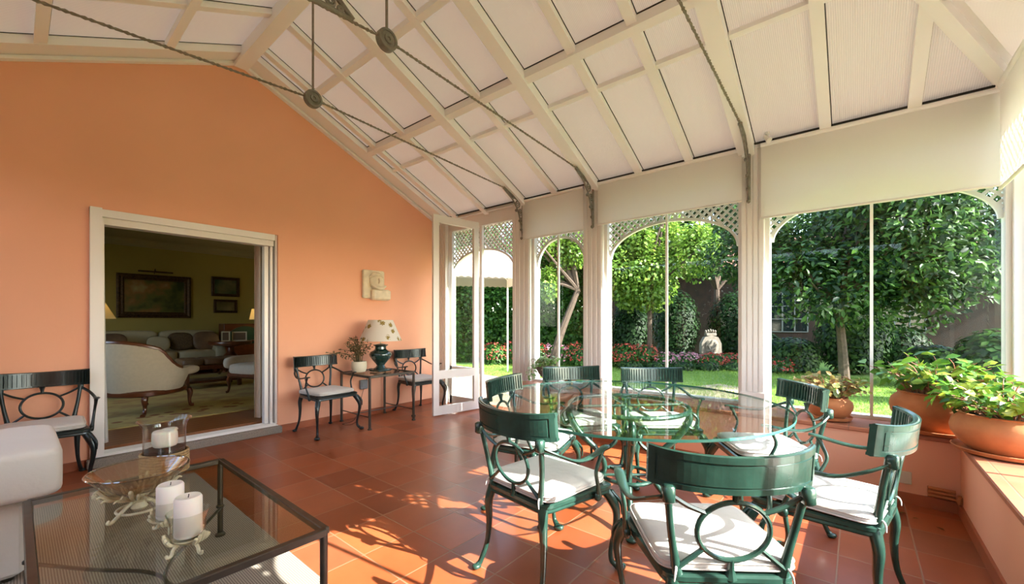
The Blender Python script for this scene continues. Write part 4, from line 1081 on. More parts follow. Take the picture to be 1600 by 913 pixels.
# upholstered ottoman at the left
ot = empty('upholstered_ottoman', (-0.55, 3.42, 0.0095), 0, 'white upholstered ottoman with thick rounded cushion at the left picture edge', 'ottoman')
MB().rbox((-0.58, -0.34, 0.02), (0.585, 0.34, 0.375), 0.02).build('skirted_base', M['upholstery'], ot)
MB().pillow((0.03, -0.01, 0.505), 1.36, 0.80, 0.25, 0.20, 0.12, 72, 24).build('top_cushion', M['upholstery'], ot, True, angle=80)
for x in (-0.52, 0.53):
    for y in (-0.29, 0.29): MB().lathe([(0.02, 0), (0.025, 0.02)], 12, (x, y, 0.0)).build('foot', M['bronze'], ot, True)

# ------------------------------------------------------------------ lamp table group against the orange wall
st = empty('side_table', (2.935, 4.645, 0), 0, 'dark metal side table with glass top carrying the floral lamp', 'table')
a_, b_ = 0.312, 0.325
m = MB()
for s in (1, -1):
    m.rbox((-a_, s*b_-0.013, 0.595), (a_, s*b_+0.013, 0.622), 0.003); m.rbox((s*a_-0.013, -b_, 0.595), (s*a_+0.013, b_, 0.622), 0.003)
m.build('top_frame', M['bronze'], st)
m = MB()
for s in (1, -1): m.tube([(s*a_*0.98, -b_, 0.14), (s*a_*0.98, b_, 0.14)], 0.006, 6)
m.tube([(-a_, 0, 0.14), (a_, 0, 0.14)], 0.006, 6)
m.build('stretcher', M['bronze'], st)
MB().box((-a_+0.01, -b_+0.01, 0.608), (a_-0.01, b_-0.01, 0.616)).build('glass_top', M['cglass'], st)
for sx in (1, -1):
    for sy in (1, -1): MB().lathe([(0.024, 0), (0.024, 0.01), (0.016, 0.018), (0.0155, 0.60)], 10, (sx*(a_-0.004), sy*(b_-0.004), 0)).build('leg', M['bronze'], st, True, angle=30)
lp = empty('table_lamp', (2.985, 4.66, 0.623), R(8), 'table lamp with dark green urn base and floral shade', 'lamp')
MB().rbox((-0.095, -0.095, 0), (0.095, 0.095, 0.022), 0.004).build('plinth', M['jade'], lp)
m = MB(); m.lathe([(0.085, 0.022), (0.088, 0.035), (0.06, 0.05), (0.045, 0.075), (0.055, 0.085), (0.06, 0.095), (0.10, 0.14), (0.135, 0.19), (0.14, 0.215), (0.125, 0.245), (0.085, 0.265), (0.07, 0.28), (0.068, 0.31), (0.09, 0.325), (0.092, 0.335), (0.05, 0.342), (0.015, 0.35)], 36); m.build('urn_body', M['jade'], lp, True)
MB().tube([(0, 0, 0.345), (0, 0, 0.62)], 0.007, 8).build('lamp_stem', M['gold'], lp, True)
n = 40; m = MB(); m.loft([[(rr*math.cos(2*PI*k/n), rr*math.sin(2*PI*k/n), z) for k in range(n)] for rr, z in ((0.262, 0.385), (0.150, 0.648), (0.146, 0.648), (0.258, 0.386))] , caps=False); m.build('lamp_shade', M['shade'], lp, True, 'cream lamp shade with ochre flowers')
m = MB()
for k in range(3):
    a = 2*PI*k/3; m.tube([(0, 0, 0.60), (0.149*math.cos(a), 0.149*math.sin(a), 0.64)], 0.002, 4)
m.build('shade_carrier', M['gold'], lp)
m = MB(); stube(m, [(2.99, 4.76, 0.63, 0.003), (3.0, 4.95, 0.625, 0.003), (3.0, 5.0, 0.50, 0.003), (2.93, 5.0, 0.30, 0.003), (2.86, 4.97, 0.10, 0.003), (2.72, 4.85, 0.01, 0.003), (2.55, 4.80, 0.006, 0.003), (2.60, 4.70, 0.006, 0.003), (2.72, 4.78, 0.006, 0.003)], 5, 6); co = m.build('power_cord', M['blackcord'], None, True); co.parent = lp; co.matrix_parent_inverse = (Matrix.Translation(lp.location) @ Matrix.Rotation(R(8), 4, 'Z')).inverted()
ou = empty('wall_outlet', (2.96, YW, 0.42), 0, 'grey outlet box on the orange wall under the lamp table', 'outlet')
MB().rbox((-0.055, -0.04, -0.06), (0.055, 0.0, 0.06), 0.006).build('housing', M['outlet'], ou)
MB().rbox((-0.035, -0.046, -0.035), (0.035, -0.039, 0.035), 0.003).build('cover', M['outlet'], ou)

# ------------------------------------------------------------------ wall relief
rl = empty('wall_relief', (3.13, YW, 1.54), 0, 'pale carved stone relief hung on the orange wall above the lamp', 'sculpture')
m = MB(); m.rbox((-0.19, -0.05, 0.02), (0.13, 0.0, 0.40), 0.012); m.build('back_slab', M['plaster'], rl)
m = MB(); m.rbox((-0.09, -0.12, 0.0), (0.19, 0.0, 0.145), 0.02); m.build('base_block', M['plaster'], rl)
m = MB(); m.pillow((0.0, -0.055, 0.255), 0.20, 0.11, 0.24, 0.8, 0.9, 24, 12); m.build('carved_head', M['plaster'], rl, True)
m = MB()
stube(m, [(-0.10, -0.10, 0.20, 0.012), (-0.04, -0.125, 0.165, 0.020), (0.04, -0.125, 0.160, 0.022), (0.11, -0.10, 0.19, 0.014)], 8, 5)
stube(m, [(-0.11, -0.06, 0.30, 0.012), (-0.05, -0.11, 0.325, 0.014), (0.04, -0.11, 0.33, 0.014), (0.10, -0.07, 0.29, 0.010)], 8, 5)
stube(m, [(0.0, -0.115, 0.29, 0.010), (0.005, -0.128, 0.25, 0.014), (0.0, -0.112, 0.22, 0.010)], 8, 5)
m.build('carved_detail', M['plaster'], rl, True)

# small fittings on the low wall
o = MB().rbox((XW-0.012, -0.285, 0.135), (XW, -0.195, 0.22), 0.004).build('blank_wall_plate', M['plate']); tag(o, 'square ivory plate on the low orange wall behind the rightmost chair', 'wall plate')
vb = empty('corner_pipe_stub', (XW-0.01, -0.46, 0.03), 0, 'cluster of small ridged clay pipe stubs in the corner at floor level', 'pipes')
m = MB()
for k in range(3):
    m.tube([(-0.012, 0.10, 0.065+0.024*k), (-0.012, -0.03, 0.062+0.024*k)], 0.011, 8)
m.build('pipe_run', M['terra'], vb, True)
m = MB()
for k in range(2): m.tube([(-0.04-0.03*k, -0.042, 0.055), (-0.04-0.03*k, -0.042, 0.10)], 0.012, 8)
m.build('pipe_elbow', M['terra'], vb, True)

# ------------------------------------------------------------------ leaves
def leaf_object(name, P_, size, mt, parent=None, up_bias=0.3, long=1.8, jitter=0.35, shape='diamond', out=None, seed=1, hang=0.0):
    """one mesh holding one folded leaf per point of P_ (N,3)"""
    g = np.random.default_rng(seed); N = len(P_); P_ = np.asarray(P_, float)
    nrm = g.normal(size=(N, 3)); nrm[:, 2] = np.abs(nrm[:, 2]) + up_bias
    if out is not None: nrm += out*0.9
    nrm /= np.linalg.norm(nrm, axis=1)[:, None]
    d = g.normal(size=(N, 3)); d[:, 2] -= hang
    if out is not None: d += out*0.8
    d -= (d*nrm).sum(1)[:, None]*nrm; d /= np.linalg.norm(d, axis=1)[:, None] + 1e-9
    s = np.cross(nrm, d)
    L_ = (size*(1 + jitter*(g.random(N)*2-1)))[:, None] if np.isscalar(size) else (size*(1+jitter*(g.random(N)*2-1)))[:, None]
    W_ = L_/long
    if shape == 'diamond':
        tpl = [(0, 0, 0), (0.5, 0.5, 0.06), (1, 0, 0), (0.5, -0.5, 0.06)]; faces = [(0, 1, 2, 3)]
        faces = [(0, 1, 2), (0, 2, 3)]
    else:
        tpl = [(0, 0, 0), (0.25, 0.38, 0.05), (0.6, 0.5, 0.05), (1.0, 0, -0.12), (0.6, -0.5, 0.05), (0.25, -0.38, 0.05), (0.45, 0, -0.02)]
        faces = [(0, 1, 6), (1, 2, 6), (2, 3, 6), (3, 4, 6), (4, 5, 6), (5, 0, 6)]
    k = len(tpl)
    V = np.empty((N, k, 3))
    for i, (a, b, c) in enumerate(tpl):
        V[:, i] = P_ + d*L_*a + s*W_*b + nrm*L_*c
    F = (np.arange(N)[:, None, None]*k + np.array(faces)[None]).reshape(-1, 3)
    me = bpy.data.meshes.new(name)
    me.vertices.add(N*k); me.vertices.foreach_set('co', V.reshape(-1).astype(np.float32))
    nf = len(F); me.loops.add(nf*3); me.loops.foreach_set('vertex_index', F.reshape(-1).astype(np.int32))
    me.polygons.add(nf); me.polygons.foreach_set('loop_start', np.arange(0, nf*3, 3, dtype=np.int32)); me.polygons.foreach_set('loop_total', np.full(nf, 3, dtype=np.int32))
    me.update(calc_edges=True); me.materials.append(mt)
    o = bpy.data.objects.new(name, me); C.objects.link(o)
    if parent: o.parent = parent
    return o

M['leaf_br'] = leafmat('leaf_bright', [(0.04, 0.10, 0.01, 1), (0.13, 0.24, 0.03, 1), (0.22, 0.32, 0.05, 1), (0.08, 0.17, 0.02, 1)], trans=0.4)
M['leaf_dk'] = leafmat('leaf_dark', [(0.004, 0.014, 0.003, 1), (0.010, 0.034, 0.007, 1), (0.022, 0.06, 0.012, 1)], rough=0.55, spec=0.2)
M['leaf_mag'] = leafmat('leaf_magnolia', [(0.005, 0.018, 0.006, 1), (0.012, 0.042, 0.011, 1), (0.065, 0.14, 0.025, 1), (0.008, 0.026, 0.008, 1)], rough=0.45, spec=0.25)
M['leaf_hedge'] = leafmat('leaf_hedge', [(0.012, 0.045, 0.007, 1), (0.035, 0.11, 0.015, 1), (0.08, 0.20, 0.03, 1)], rough=0.5, spec=0.25)
M['leaf_pot'] = leafmat('leaf_potted', [(0.05, 0.16, 0.02, 1), (0.14, 0.30, 0.03, 1), (0.03, 0.11, 0.03, 1), (0.30, 0.36, 0.04, 1), (0.10, 0.24, 0.03, 1)], rough=0.35)
M['leaf_red'] = leafmat('leaf_reddish', [(0.08, 0.20, 0.04, 1), (0.30, 0.13, 0.05, 1), (0.24, 0.30, 0.06, 1), (0.42, 0.22, 0.10, 1), (0.14, 0.20, 0.06, 1), (0.30, 0.34, 0.12, 1)], rough=0.4)
M['leaf_ivy'] = leafmat('leaf_ivy', [(0.20, 0.36, 0.12, 1), (0.12, 0.28, 0.05, 1), (0.45, 0.55, 0.40, 1), (0.30, 0.48, 0.10, 1)], rough=0.4)
M['leaf_dry'] = leafmat('leaf_dry', [(0.10, 0.07, 0.03, 1), (0.16, 0.10, 0.04, 1), (0.09, 0.10, 0.04, 1)], rough=0.7, trans=0.1)
M['fl_red'] = leafmat('petal_red', [(0.40, 0.04, 0.03, 1), (0.60, 0.12, 0.07, 1), (0.30, 0.03, 0.05, 1)], rough=0.6)
M['fl_pink'] = leafmat('petal_pink', [(0.50, 0.15, 0.22, 1), (0.70, 0.42, 0.50, 1), (0.35, 0.05, 0.10, 1)], rough=0.6)
M['stem'] = mat('stem_green', (0.20, 0.16, 0.06, 1), 0.7)
M['redstem'] = mat('stem_red', (0.36, 0.13, 0.07, 1), 0.6)
M['bark'] = mat('bark', (0.09, 0.06, 0.04, 1), 0.9, var=0.5, vscale=20, bump=0.5)

# terracotta bowls on the sill
def pot_plant(x, y, z0, rad, h, label, leafm, nl, lsize, spread, height, seed, plabel=None, rim=0.8):
    r = empty('terracotta_planter', (x, y, z0), 0, label, 'potted plant')
    # saucer
    MB().lathe([(rad*0.62, 0.0), (rad*0.92, 0.010), (rad*0.98, 0.032), (rad*0.95, 0.034), (rad*0.88, 0.016), (rad*0.3, 0.012)], 40).build('saucer', M['terra'], r, True)
    b = 0.013
    MB().lathe([(rad*0.58, b), (rad*0.66, b+0.012), (rad*0.84, b+h*0.22), (rad*0.97, b+h*0.45), (rad, b+h*0.62), (rad*0.96, b+h*0.80), (rad*rim, b+h*0.93), (rad*rim*0.985, b+h*0.97), (rad*rim*1.03, b+h), (rad*rim*0.98, b+h*1.015), (rad*rim*0.92, b+h), (rad*rim*0.90, b+h*0.86), (rad*0.2, b+h*0.85)], 48).build('pot_body', M['terra'], r, True, angle=60)
    MB().lathe([(rad*rim*0.89, b+h*0.80), (rad*rim*0.88, b+h*0.91), (0.01, b+h*0.93)], 24).build('potting_soil', M['soil'], r, True)
    g = random.Random(seed); pts = []; m = MB()
    for i in range(nl//9):
        a = g.uniform(0, 2*PI); rr = g.uniform(0, rad*rim*0.75)
        p0 = Vector((rr*math.cos(a), rr*math.sin(a), b+h*0.90))
        a2 = a + g.uniform(-0.6, 0.6); out = g.uniform(0.1, 1.0)**0.8*spread
        hh = height*(1.0 - 0.42*(out/spread)**1.5)*g.uniform(0.6, 1.05)
        p1 = p0 + Vector((math.cos(a2)*out*0.5, math.sin(a2)*out*0.5, hh*0.75)); p2 = Vector((math.cos(a2)*(rr+out)*1.0, math.sin(a2)*(rr+out)*1.0, b+h*0.9+hh))
        stube(m, [tuple(p0)+(0.004,), tuple(p1)+(0.003,), tuple(p2)+(0.0015,)], 4, 3)
        for k in range(9):
            t = 0.35 + 0.65*k/8; q = p0*(1-t)**2 + p1*2*t*(1-t) + p2*t*t
            pts.append(tuple(q + Vector((g.gauss(0, 0.02), g.gauss(0, 0.02), g.gauss(0, 0.012)))))
    m.build('plant_stems', M['redstem'], r, True)
    P_ = np.array(pts); out_ = P_ - np.array([0, 0, b+h]); out_[:, 2] *= 0.3; out_ /= np.linalg.norm(out_, axis=1)[:, None] + 1e-6
    leaf_object('plant_leaves', P_, lsize, leafm, r, 0.9, 1.7, 0.4, 'leaf', out_*0.7, seed)
    return r
pot_plant(4.10, 0.17, SILL, 0.150, 0.165, 'smaller round terracotta pot with reddish leaved plant before the wide window', M['leaf_red'], 520, 0.048, 0.20, 0.20, 3, rim=0.78)
pot_plant(4.09, -0.415, SILL, 0.240, 0.262, 'large terracotta bowl with bright green plant in the sill corner', M['leaf_pot'], 520, 0.072, 0.26, 0.30, 5, rim=0.82)
pot_plant(3.645, -0.655, SILL, 0.228, 0.215, 'terracotta bowl with green and yellow leaves, rightmost on the sill', M['leaf_pot'], 540, 0.060, 0.24, 0.23, 9, rim=0.84)
# stone urn planter on the sill
su = empty('stone_urn_planter', (4.07, 2.86, SILL), 0, 'footed grey stone urn with trailing ivy on the sill by the brass bowl', 'potted plant')
MB().lathe([(0.075, 0), (0.078, 0.02), (0.05, 0.035), (0.03, 0.06), (0.03, 0.085), (0.05, 0.10), (0.085, 0.14), (0.115, 0.19), (0.125, 0.235), (0.135, 0.245), (0.128, 0.25), (0.112, 0.235), (0.03, 0.23)], 32).build('urn_body', M['stone'], su, True)
g = random.Random(4); pts = []; m = MB()
for i in range(34):
    a = g.uniform(0, 2*PI); o_ = g.uniform(0.06, 0.24); dr_ = g.choice((0.02, 0.05, -0.14, -0.06)) if o_ > 0.12 else g.uniform(0.03, 0.09)
    if i < 4: a = g.uniform(1.3, 2.4); o_ = 0.26; dr_ = -0.20
    p0 = Vector((0.05*math.cos(a), 0.05*math.sin(a), 0.235)); p1 = Vector((o_*0.7*math.cos(a), o_*0.7*math.sin(a), 0.31)); p2 = Vector((o_*math.cos(a), o_*math.sin(a), 0.25+dr_))
    stube(m, [tuple(p0)+(0.003,), tuple(p1)+(0.002,), tuple(p2)+(0.0012,)], 4, 4)
    for k in range(12):
        t = 0.2+0.8*k/11; pts.append(tuple(p0*(1-t)**2+p1*2*t*(1-t)+p2*t*t + Vector((g.gauss(0, 0.012), g.gauss(0, 0.012), g.gauss(0, 0.01)))))
m.build('plant_stems', M['stem'], su, True); leaf_object('plant_leaves', pts, 0.038, M['leaf_ivy'], su, 0.6, 1.3, 0.35, 'leaf', None, 21)
bw = empty('brass_bowl', (4.06, 2.53, SILL), 0, 'shallow brass bowl on the sill right of the stone urn', 'bowl')
M['brass'] = mat('brass', (0.62, 0.40, 0.13, 1), 0.35, metal=0.8, var=0.3)
MB().lathe([(0.05, 0), (0.055, 0.006), (0.03, 0.02), (0.05, 0.085), (0.11, 0.11), (0.155, 0.135), (0.16, 0.14), (0.15, 0.138), (0.10, 0.118), (0.02, 0.105)], 36).build('bowl_body', M['brass'], bw, True)
# twig plant on the lamp table
tp = empty('cream_pot_plant', (2.735, 4.74, 0.623), 0, 'small cream pot with dry brown twiggy plant beside the lamp', 'potted plant')
MB().lathe([(0.055, 0), (0.075, 0.01), (0.09, 0.05), (0.092, 0.10), (0.085, 0.135), (0.078, 0.135), (0.08, 0.10), (0.02, 0.10)], 28).build('pot_body', M['cream'], tp, True)
g = random.Random(8); pts = []; m = MB()
for i in range(40):
    a = g.uniform(0, 2*PI); o_ = g.uniform(0.05, 0.27); h_ = g.uniform(0.22, 0.40) - o_*0.5
    if i < 3: a = g.uniform(2.9, 3.6); o_ = 0.40; h_ = 0.16
    p0 = Vector((0.03*math.cos(a), 0.03*math.sin(a), 0.10)); p1 = Vector((o_*0.4*math.cos(a), o_*0.4*math.sin(a), 0.12+h_*0.7)); p2 = Vector((o_*math.cos(a), o_*math.sin(a)*0.75, 0.10+h_))
    stube(m, [tuple(p0)+(0.003,), tuple(p1)+(0.0025,), tuple(p2)+(0.0015,)], 4, 4)
    for k in range(10):
        t = 0.45+0.55*k/9; pts.append(tuple(p0*(1-t)**2+p1*2*t*(1-t)+p2*t*t + Vector((g.gauss(0, 0.010), g.gauss(0, 0.010), g.gauss(0, 0.01)))))
m.build('plant_stems', M['leaf_dry'], tp, True); leaf_object('plant_leaves', pts, 0.034, M['leaf_dry'], tp, 0.2, 2.2, 0.4, 'diamond', None, 31)
# leafy plant at the left picture edge
lf = empty('tall_leafy_plant', (-0.52, 4.45, 0.0), 0, 'green leaf tip of a tall indoor plant at the left picture edge', 'potted plant')
MB().lathe([(0.12, 0), (0.16, 0.02), (0.19, 0.30), (0.20, 0.32), (0.18, 0.32), (0.17, 0.28), (0.02, 0.28)], 28).build('pot_body', M['terra'], lf, True)
g = random.Random(18); pts = []; m = MB()
for i in range(16):
    a = g.uniform(0, 2*PI); o_ = g.uniform(0.1, 0.36); h_ = g.uniform(0.7, 1.25)
    if i == 0: a, o_, h_ = -0.05, 0.40, 1.20
    p0 = Vector((0.03*math.cos(a), 0.03*math.sin(a), 0.27)); p1 = Vector((o_*0.3*math.cos(a), o_*0.3*math.sin(a), 0.3+h_*0.7)); p2 = Vector((o_*math.cos(a), o_*math.sin(a), 0.25+h_))
    stube(m, [tuple(p0)+(0.006,), tuple(p1)+(0.005,), tuple(p2)+(0.003,)], 5, 5)
    for k in range(6):
        t = 0.5+0.5*k/5; pts.append(tuple(p0*(1-t)**2+p1*2*t*(1-t)+p2*t*t))
m.build('plant_stems', M['stem'], lf, True); leaf_object('plant_leaves', pts, 0.09, M['leaf_pot'], lf, 0.4, 1.9, 0.3, 'leaf', None, 41)

# ------------------------------------------------------------------ garden
M['grass'] = mat('lawn', (0.17, 0.29, 0.045, 1), 0.9, vscale=3.0, col2=(0.10, 0.20, 0.03, 1), bump=0.5, bscale=60)
M['path'] = mat('path_stone', (0.42, 0.33, 0.23, 1), 0.9, vscale=5, col2=(0.28, 0.21, 0.14, 1), bump=0.4, bscale=20)
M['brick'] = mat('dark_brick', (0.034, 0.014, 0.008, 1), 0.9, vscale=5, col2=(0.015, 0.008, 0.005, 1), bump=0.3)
struct(MB().box((4.55, -14, -0.35), (40, 40, -0.06)).build('ground_lawn', M['grass']))
struct(MB().box((-20, -30, -0.40), (60, 60, -0.13)).build('ground_garden', mat('garden_soil', (0.20, 0.20, 0.09, 1), 0.95)))
pv = MB(); pts = [(4.6, 2.6), (5.6, 2.5), (7.6, 1.7), (9.0, 1.4), (9.4, 2.2), (7.9, 2.9), (6.6, 4.3), (7.2, 6.0), (7.6, 8.6), (4.6, 8.6)]
pv.prism(pts, lambda a, b: (a, b, -0.10), lambda a, b: (a, b, -0.045)); struct(pv.build('ground_path', M['path']))
# grass blades
N_ = 90000; gx = rng.uniform(4.7, 12.5, N_); gy = rng.uniform(-2.0, 9.0, N_)
keep = ~((gx < 7.4) & (gy > 2.7))
P_ = np.stack([gx[keep], gy[keep], np.full(keep.sum(), -0.062)], 1)
gm = leafmat('grass_blade', [(0.11, 0.22, 0.025, 1), (0.20, 0.33, 0.045, 1), (0.28, 0.38, 0.07, 1)], rough=0.6)
go = leaf_object('lawn_grass', P_, 0.05, gm, None, 0.0, 7.0, 0.4, 'diamond', None, 51, hang=-3.0)
tag(go, 'sunlit short green grass covering the garden lawn outside the windows', 'grass', kind='stuff')

def blob_points(g, n, c, r, fill=0.45):
    v = g.normal(size=(n, 3)); v /= np.linalg.norm(v, axis=1)[:, None]
    rad = (fill + (1-fill)*g.random(n))**0.5
    return np.array(c) + v*rad[:, None]*np.array(r), v

def tree(name, x, y, h_tr, crown, leafm, nleaf, lsize, label, seed, cat='tree', trunk_r=0.10, shape='diamond', group=None, blobs=14, lean=(0, 0), long=1.7, hang=0.0):
    """crown: (cx offset, cy offset, cz, rx, ry, rz)"""
    r = empty(name, (x, y, -0.07), 0, label, cat, group); g = np.random.default_rng(seed)
    m = MB(); top = (lean[0], lean[1], h_tr)
    stube(m, [(0, 0, 0, trunk_r), (lean[0]*0.3, lean[1]*0.3, h_tr*0.4, trunk_r*0.8), top+(trunk_r*0.6,)], 8, 5)
    cc = np.array(crown[:3]); cr_ = np.array(crown[3:])
    P_l = []; O_l = []
    for b in range(blobs):
        v = g.normal(size=3); v /= np.linalg.norm(v); bc = cc + v*cr_*g.uniform(0.30, 0.92)
        br = cr_*g.uniform(0.18, 0.46)
        p, o = blob_points(g, nleaf//blobs, bc, br, 0.25); P_l.append(p); O_l.append(o)
        mid = (np.array(top)+bc)/2 + g.normal(size=3)*0.08
        stube(m, [top+(trunk_r*0.5,), tuple(mid)+(trunk_r*0.3,), tuple(bc)+(trunk_r*0.12,)], 6, 4)
    m.build('trunk', M['bark'], r, True)
    leaf_object('foliage', np.concatenate(P_l), lsize, leafm, r, 0.3, long, 0.35, shape, np.concatenate(O_l)*0.8, seed, hang)
    return r
def shrub(name, x, y, rx, ry, h, leafm, nleaf, lsize, label, seed, group=None, cat='shrub', fl=None, nfl=0, block=False):
    r = empty(name, (x, y, -0.07), 0, label, cat, group); g = np.random.default_rng(seed)
    p, o = blob_points(g, nleaf, (0, 0, h*0.5), (rx, ry, h*0.52), 0.3)
    if block:
        p = (g.random((nleaf, 3))**0.75)*np.sign(g.normal(size=(nleaf, 3))); o = p.copy(); p = p*np.array([rx, ry, h*0.5]) + np.array([0, 0, h*0.5]) + g.normal(size=(nleaf, 3))*0.03
    p[:, 2] = np.maximum(p[:, 2], 0.01)
    leaf_object('foliage', p, lsize, leafm, r, 0.3, 1.6, 0.35, 'diamond', o*0.8, seed)
    m = MB()
    for k in range(6):
        a = k*1.05; stube(m, [(0, 0, 0, 0.02), (rx*0.3*math.cos(a), ry*0.3*math.sin(a), h*0.4, 0.012), (rx*0.6*math.cos(a), ry*0.6*math.sin(a), h*0.75, 0.006)], 5, 3)
    m.build('branches', M['bark'], r, True)
    if fl:
        p, o = blob_points(g, nfl, (0, 0, h*0.5), (rx*1.02, ry*1.02, h*0.55), 0.92); k = p[:, 2] > h*0.3; p = p[k]; o = o[k]
        q = np.repeat(p, 3, 0) + g.normal(size=(len(p)*3, 3))*0.012
        leaf_object('flowers', q, 0.048, fl, r, 0.2, 1.1, 0.3, 'diamond', np.repeat(o, 3, 0), seed+1)['kind'] = 'stuff'
    if block: r.rotation_euler = (0, 0, -YAW)
    return r
def at(u, D, z=0):
    F_ = 648.14; rr = (u-800)/F_*D; fx_, fy_ = math.sin(YAW), math.cos(YAW)
    return (D*fx_ + rr*fy_, D*fy_ - rr*fx_)

# tall hedge seen through the open door and beyond the first window
x, y = at(807, 13.7); shrub('garden_hedge', x, y, 2.75, 0.42, 3.6, M['leaf_hedge'], 80000, 0.13, 'long tall dense green hedge beyond the lawn, seen through the open doorway', 60, None, 'hedge', block=True)
# light green maple, small tree in the narrow window, and others
x, y = at(1015, 11.8); tree('maple_tree', x, y, 2.2, (0, 0, 3.45, 1.6, 1.6, 2.0), M['leaf_br'], 42000, 0.095, 'light green leafy tree filling the upper left of the middle window', 71, trunk_r=0.09, long=1.2, blobs=34)
x, y = at(862, 11.4); tree('leaning_tree', x, y, 2.2, (0.0, 0.1, 3.5, 0.9, 0.9, 1.6), M['leaf_br'], 22000, 0.09, 'leafy tree with pale leaning trunk in the narrow window', 72, trunk_r=0.13, lean=(0.55, -0.5), long=1.2)
x, y = at(1120, 14.0); tree('evergreen_tree', x, y, 2.4, (0, 0, 4.75, 1.6, 1.6, 1.7), M['leaf_dk'], 16000, 0.13, 'dark evergreen tree at the upper right of the middle window', 73, trunk_r=0.14)
x, y = at(735, 17.5); tree('tall_hedge_tree', x, y, 2.4, (0, 0, 3.2, 2.2, 2.2, 3.2), M['leaf_hedge'], 22000, 0.15, 'green tree rising above the cream canopy roof', 74, trunk_r=0.16)
x, y = at(845, 24.0); tree('background_tree', x, y, 2.0, (0, 0, 3.8, 2.2, 2.2, 3.6), M['leaf_hedge'], 16000, 0.16, 'far green tree behind the narrow window tree', 75, trunk_r=0.18)
x, y = at(1020, 25.0); tree('background_tree', x, y, 2.6, (0, 0, 5.6, 3.0, 3.0, 3.6), M['leaf_dk'], 14000, 0.17, 'far dark tree behind the light green maple', 76, trunk_r=0.18)
# magnolia close to the wide window
x, y = at(1320, 8.2); tree('magnolia_tree', x, y, 1.7, (0.35, -0.45, 2.95, 2.5, 2.6, 1.75), M['leaf_mag'], 42000, 0.12, 'big magnolia with glossy dark leaves filling the wide window', 77, trunk_r=0.10, shape='leaf', blobs=34, long=2.3, lean=(-0.2, 0.1))
x, y = at(1330, 23); tree('evergreen_tree', x, y, 3.0, (0, 0, 6.0, 3.4, 3.4, 3.2), M['leaf_dk'], 14000, 0.2, 'far evergreen crown rising behind the brick house', 79, trunk_r=0.2)
# understorey shrubs
for i, (u, D, rx, h, mt, lb) in enumerate([
    (985, 13.2, 0.65, 2.0, 'leaf_dk', 'dark shrub at the left side of the middle window'), (1055, 14.0, 0.8, 2.4, 'leaf_dk', 'dark shrub behind the white blossoms in the middle window'),
    (1145, 13.6, 0.8, 2.3, 'leaf_dk', 'dark shrub right of the carved stone ornament'), (1235, 10.8, 0.7, 0.9, 'leaf_mag', 'low leafy shrub at the left of the wide window'),
    (1330, 10.4, 0.8, 1.9, 'leaf_mag', 'leafy shrub around the magnolia trunk'), (1400, 10.4, 0.7, 1.2, 'leaf_dk', 'dark shrub left of the middle glass joint of the wide window'),
    (1460, 8.2, 0.6, 0.85, 'leaf_mag', 'leafy shrub behind the large terracotta bowl'), (1555, 6.2, 0.5, 1.2, 'leaf_mag', 'leafy shrub outside near the corner post'), (1195, 12.2, 0.5, 1.0, 'leaf_dk', 'dark shrub hidden behind the third white post')]):
    x, y = at(u, D); shrub('garden_shrub', x, y, rx, rx, h, M[mt], 5500, 0.10, lb, 90+i, 'shrubs under the trees')
# flower bed
fl = [(772, 12.6, 'red', 'red flowering shrub seen through the open doorway'), (800, 12.8, 'red', 'red flowering shrub beside the first white post'), (838, 12.4, 'red', 'red flowering shrub left of the narrow window centre'), (868, 12.3, 'pink', 'pink and white flowering shrub behind the stone urn'), (900, 12.3, 'red', 'red flowering shrub right of the brass bowl'),
      (945, 12.1, 'red', 'red flowering shrub at the left end of the middle window bed'), (975, 12.0, 'red', 'dense red flowering shrub in the left of the middle window'), (1005, 11.9, 'red', 'red flowering shrub left of the centre joint of the middle window'), (1040, 11.8, 'pink', 'pale pink flowering shrub at the centre joint of the middle window'), (1075, 11.8, 'pink', 'pink flowering shrub left of the carved stone ornament'), (1112, 11.5, 'red', 'low red flowering plant in front of the carved stone ornament'), (1140, 11.6, 'red', 'low flowering plant right of the stone ornament'), (1215, 10.6, 'red', 'red flowering plant just right of the third white post')]
for i, (u, D, c_, lb) in enumerate(fl):
    x, y = at(u, D); low = u > 1030
    shrub('flowering_shrub', x, y, 0.42, 0.42, 0.42 if low else 0.66, M['leaf_hedge'], 1400, 0.07, lb, 120+i, 'flowering shrubs edging the lawn', 'flowers', M['fl_red'] if c_ == 'red' else M['fl_pink'], 190)
# low clipped edging along the bed
for i in range(6):
    u = 985 + 40*i; x, y = at(u, 11.3 - 0.05*i); shrub('edging_shrub', x, y, 0.40, 0.40, 0.24, M['leaf_mag'], 900, 0.06, 'low clipped edging plant number'.replace(' number', '') + [' under the left red blossoms', ' left of the centre joint', ' right of the centre joint', ' before the pink blossoms', ' in front of the stone ornament', ' beside the third post'][i], 150+i, 'clipped edging along the flower bed')

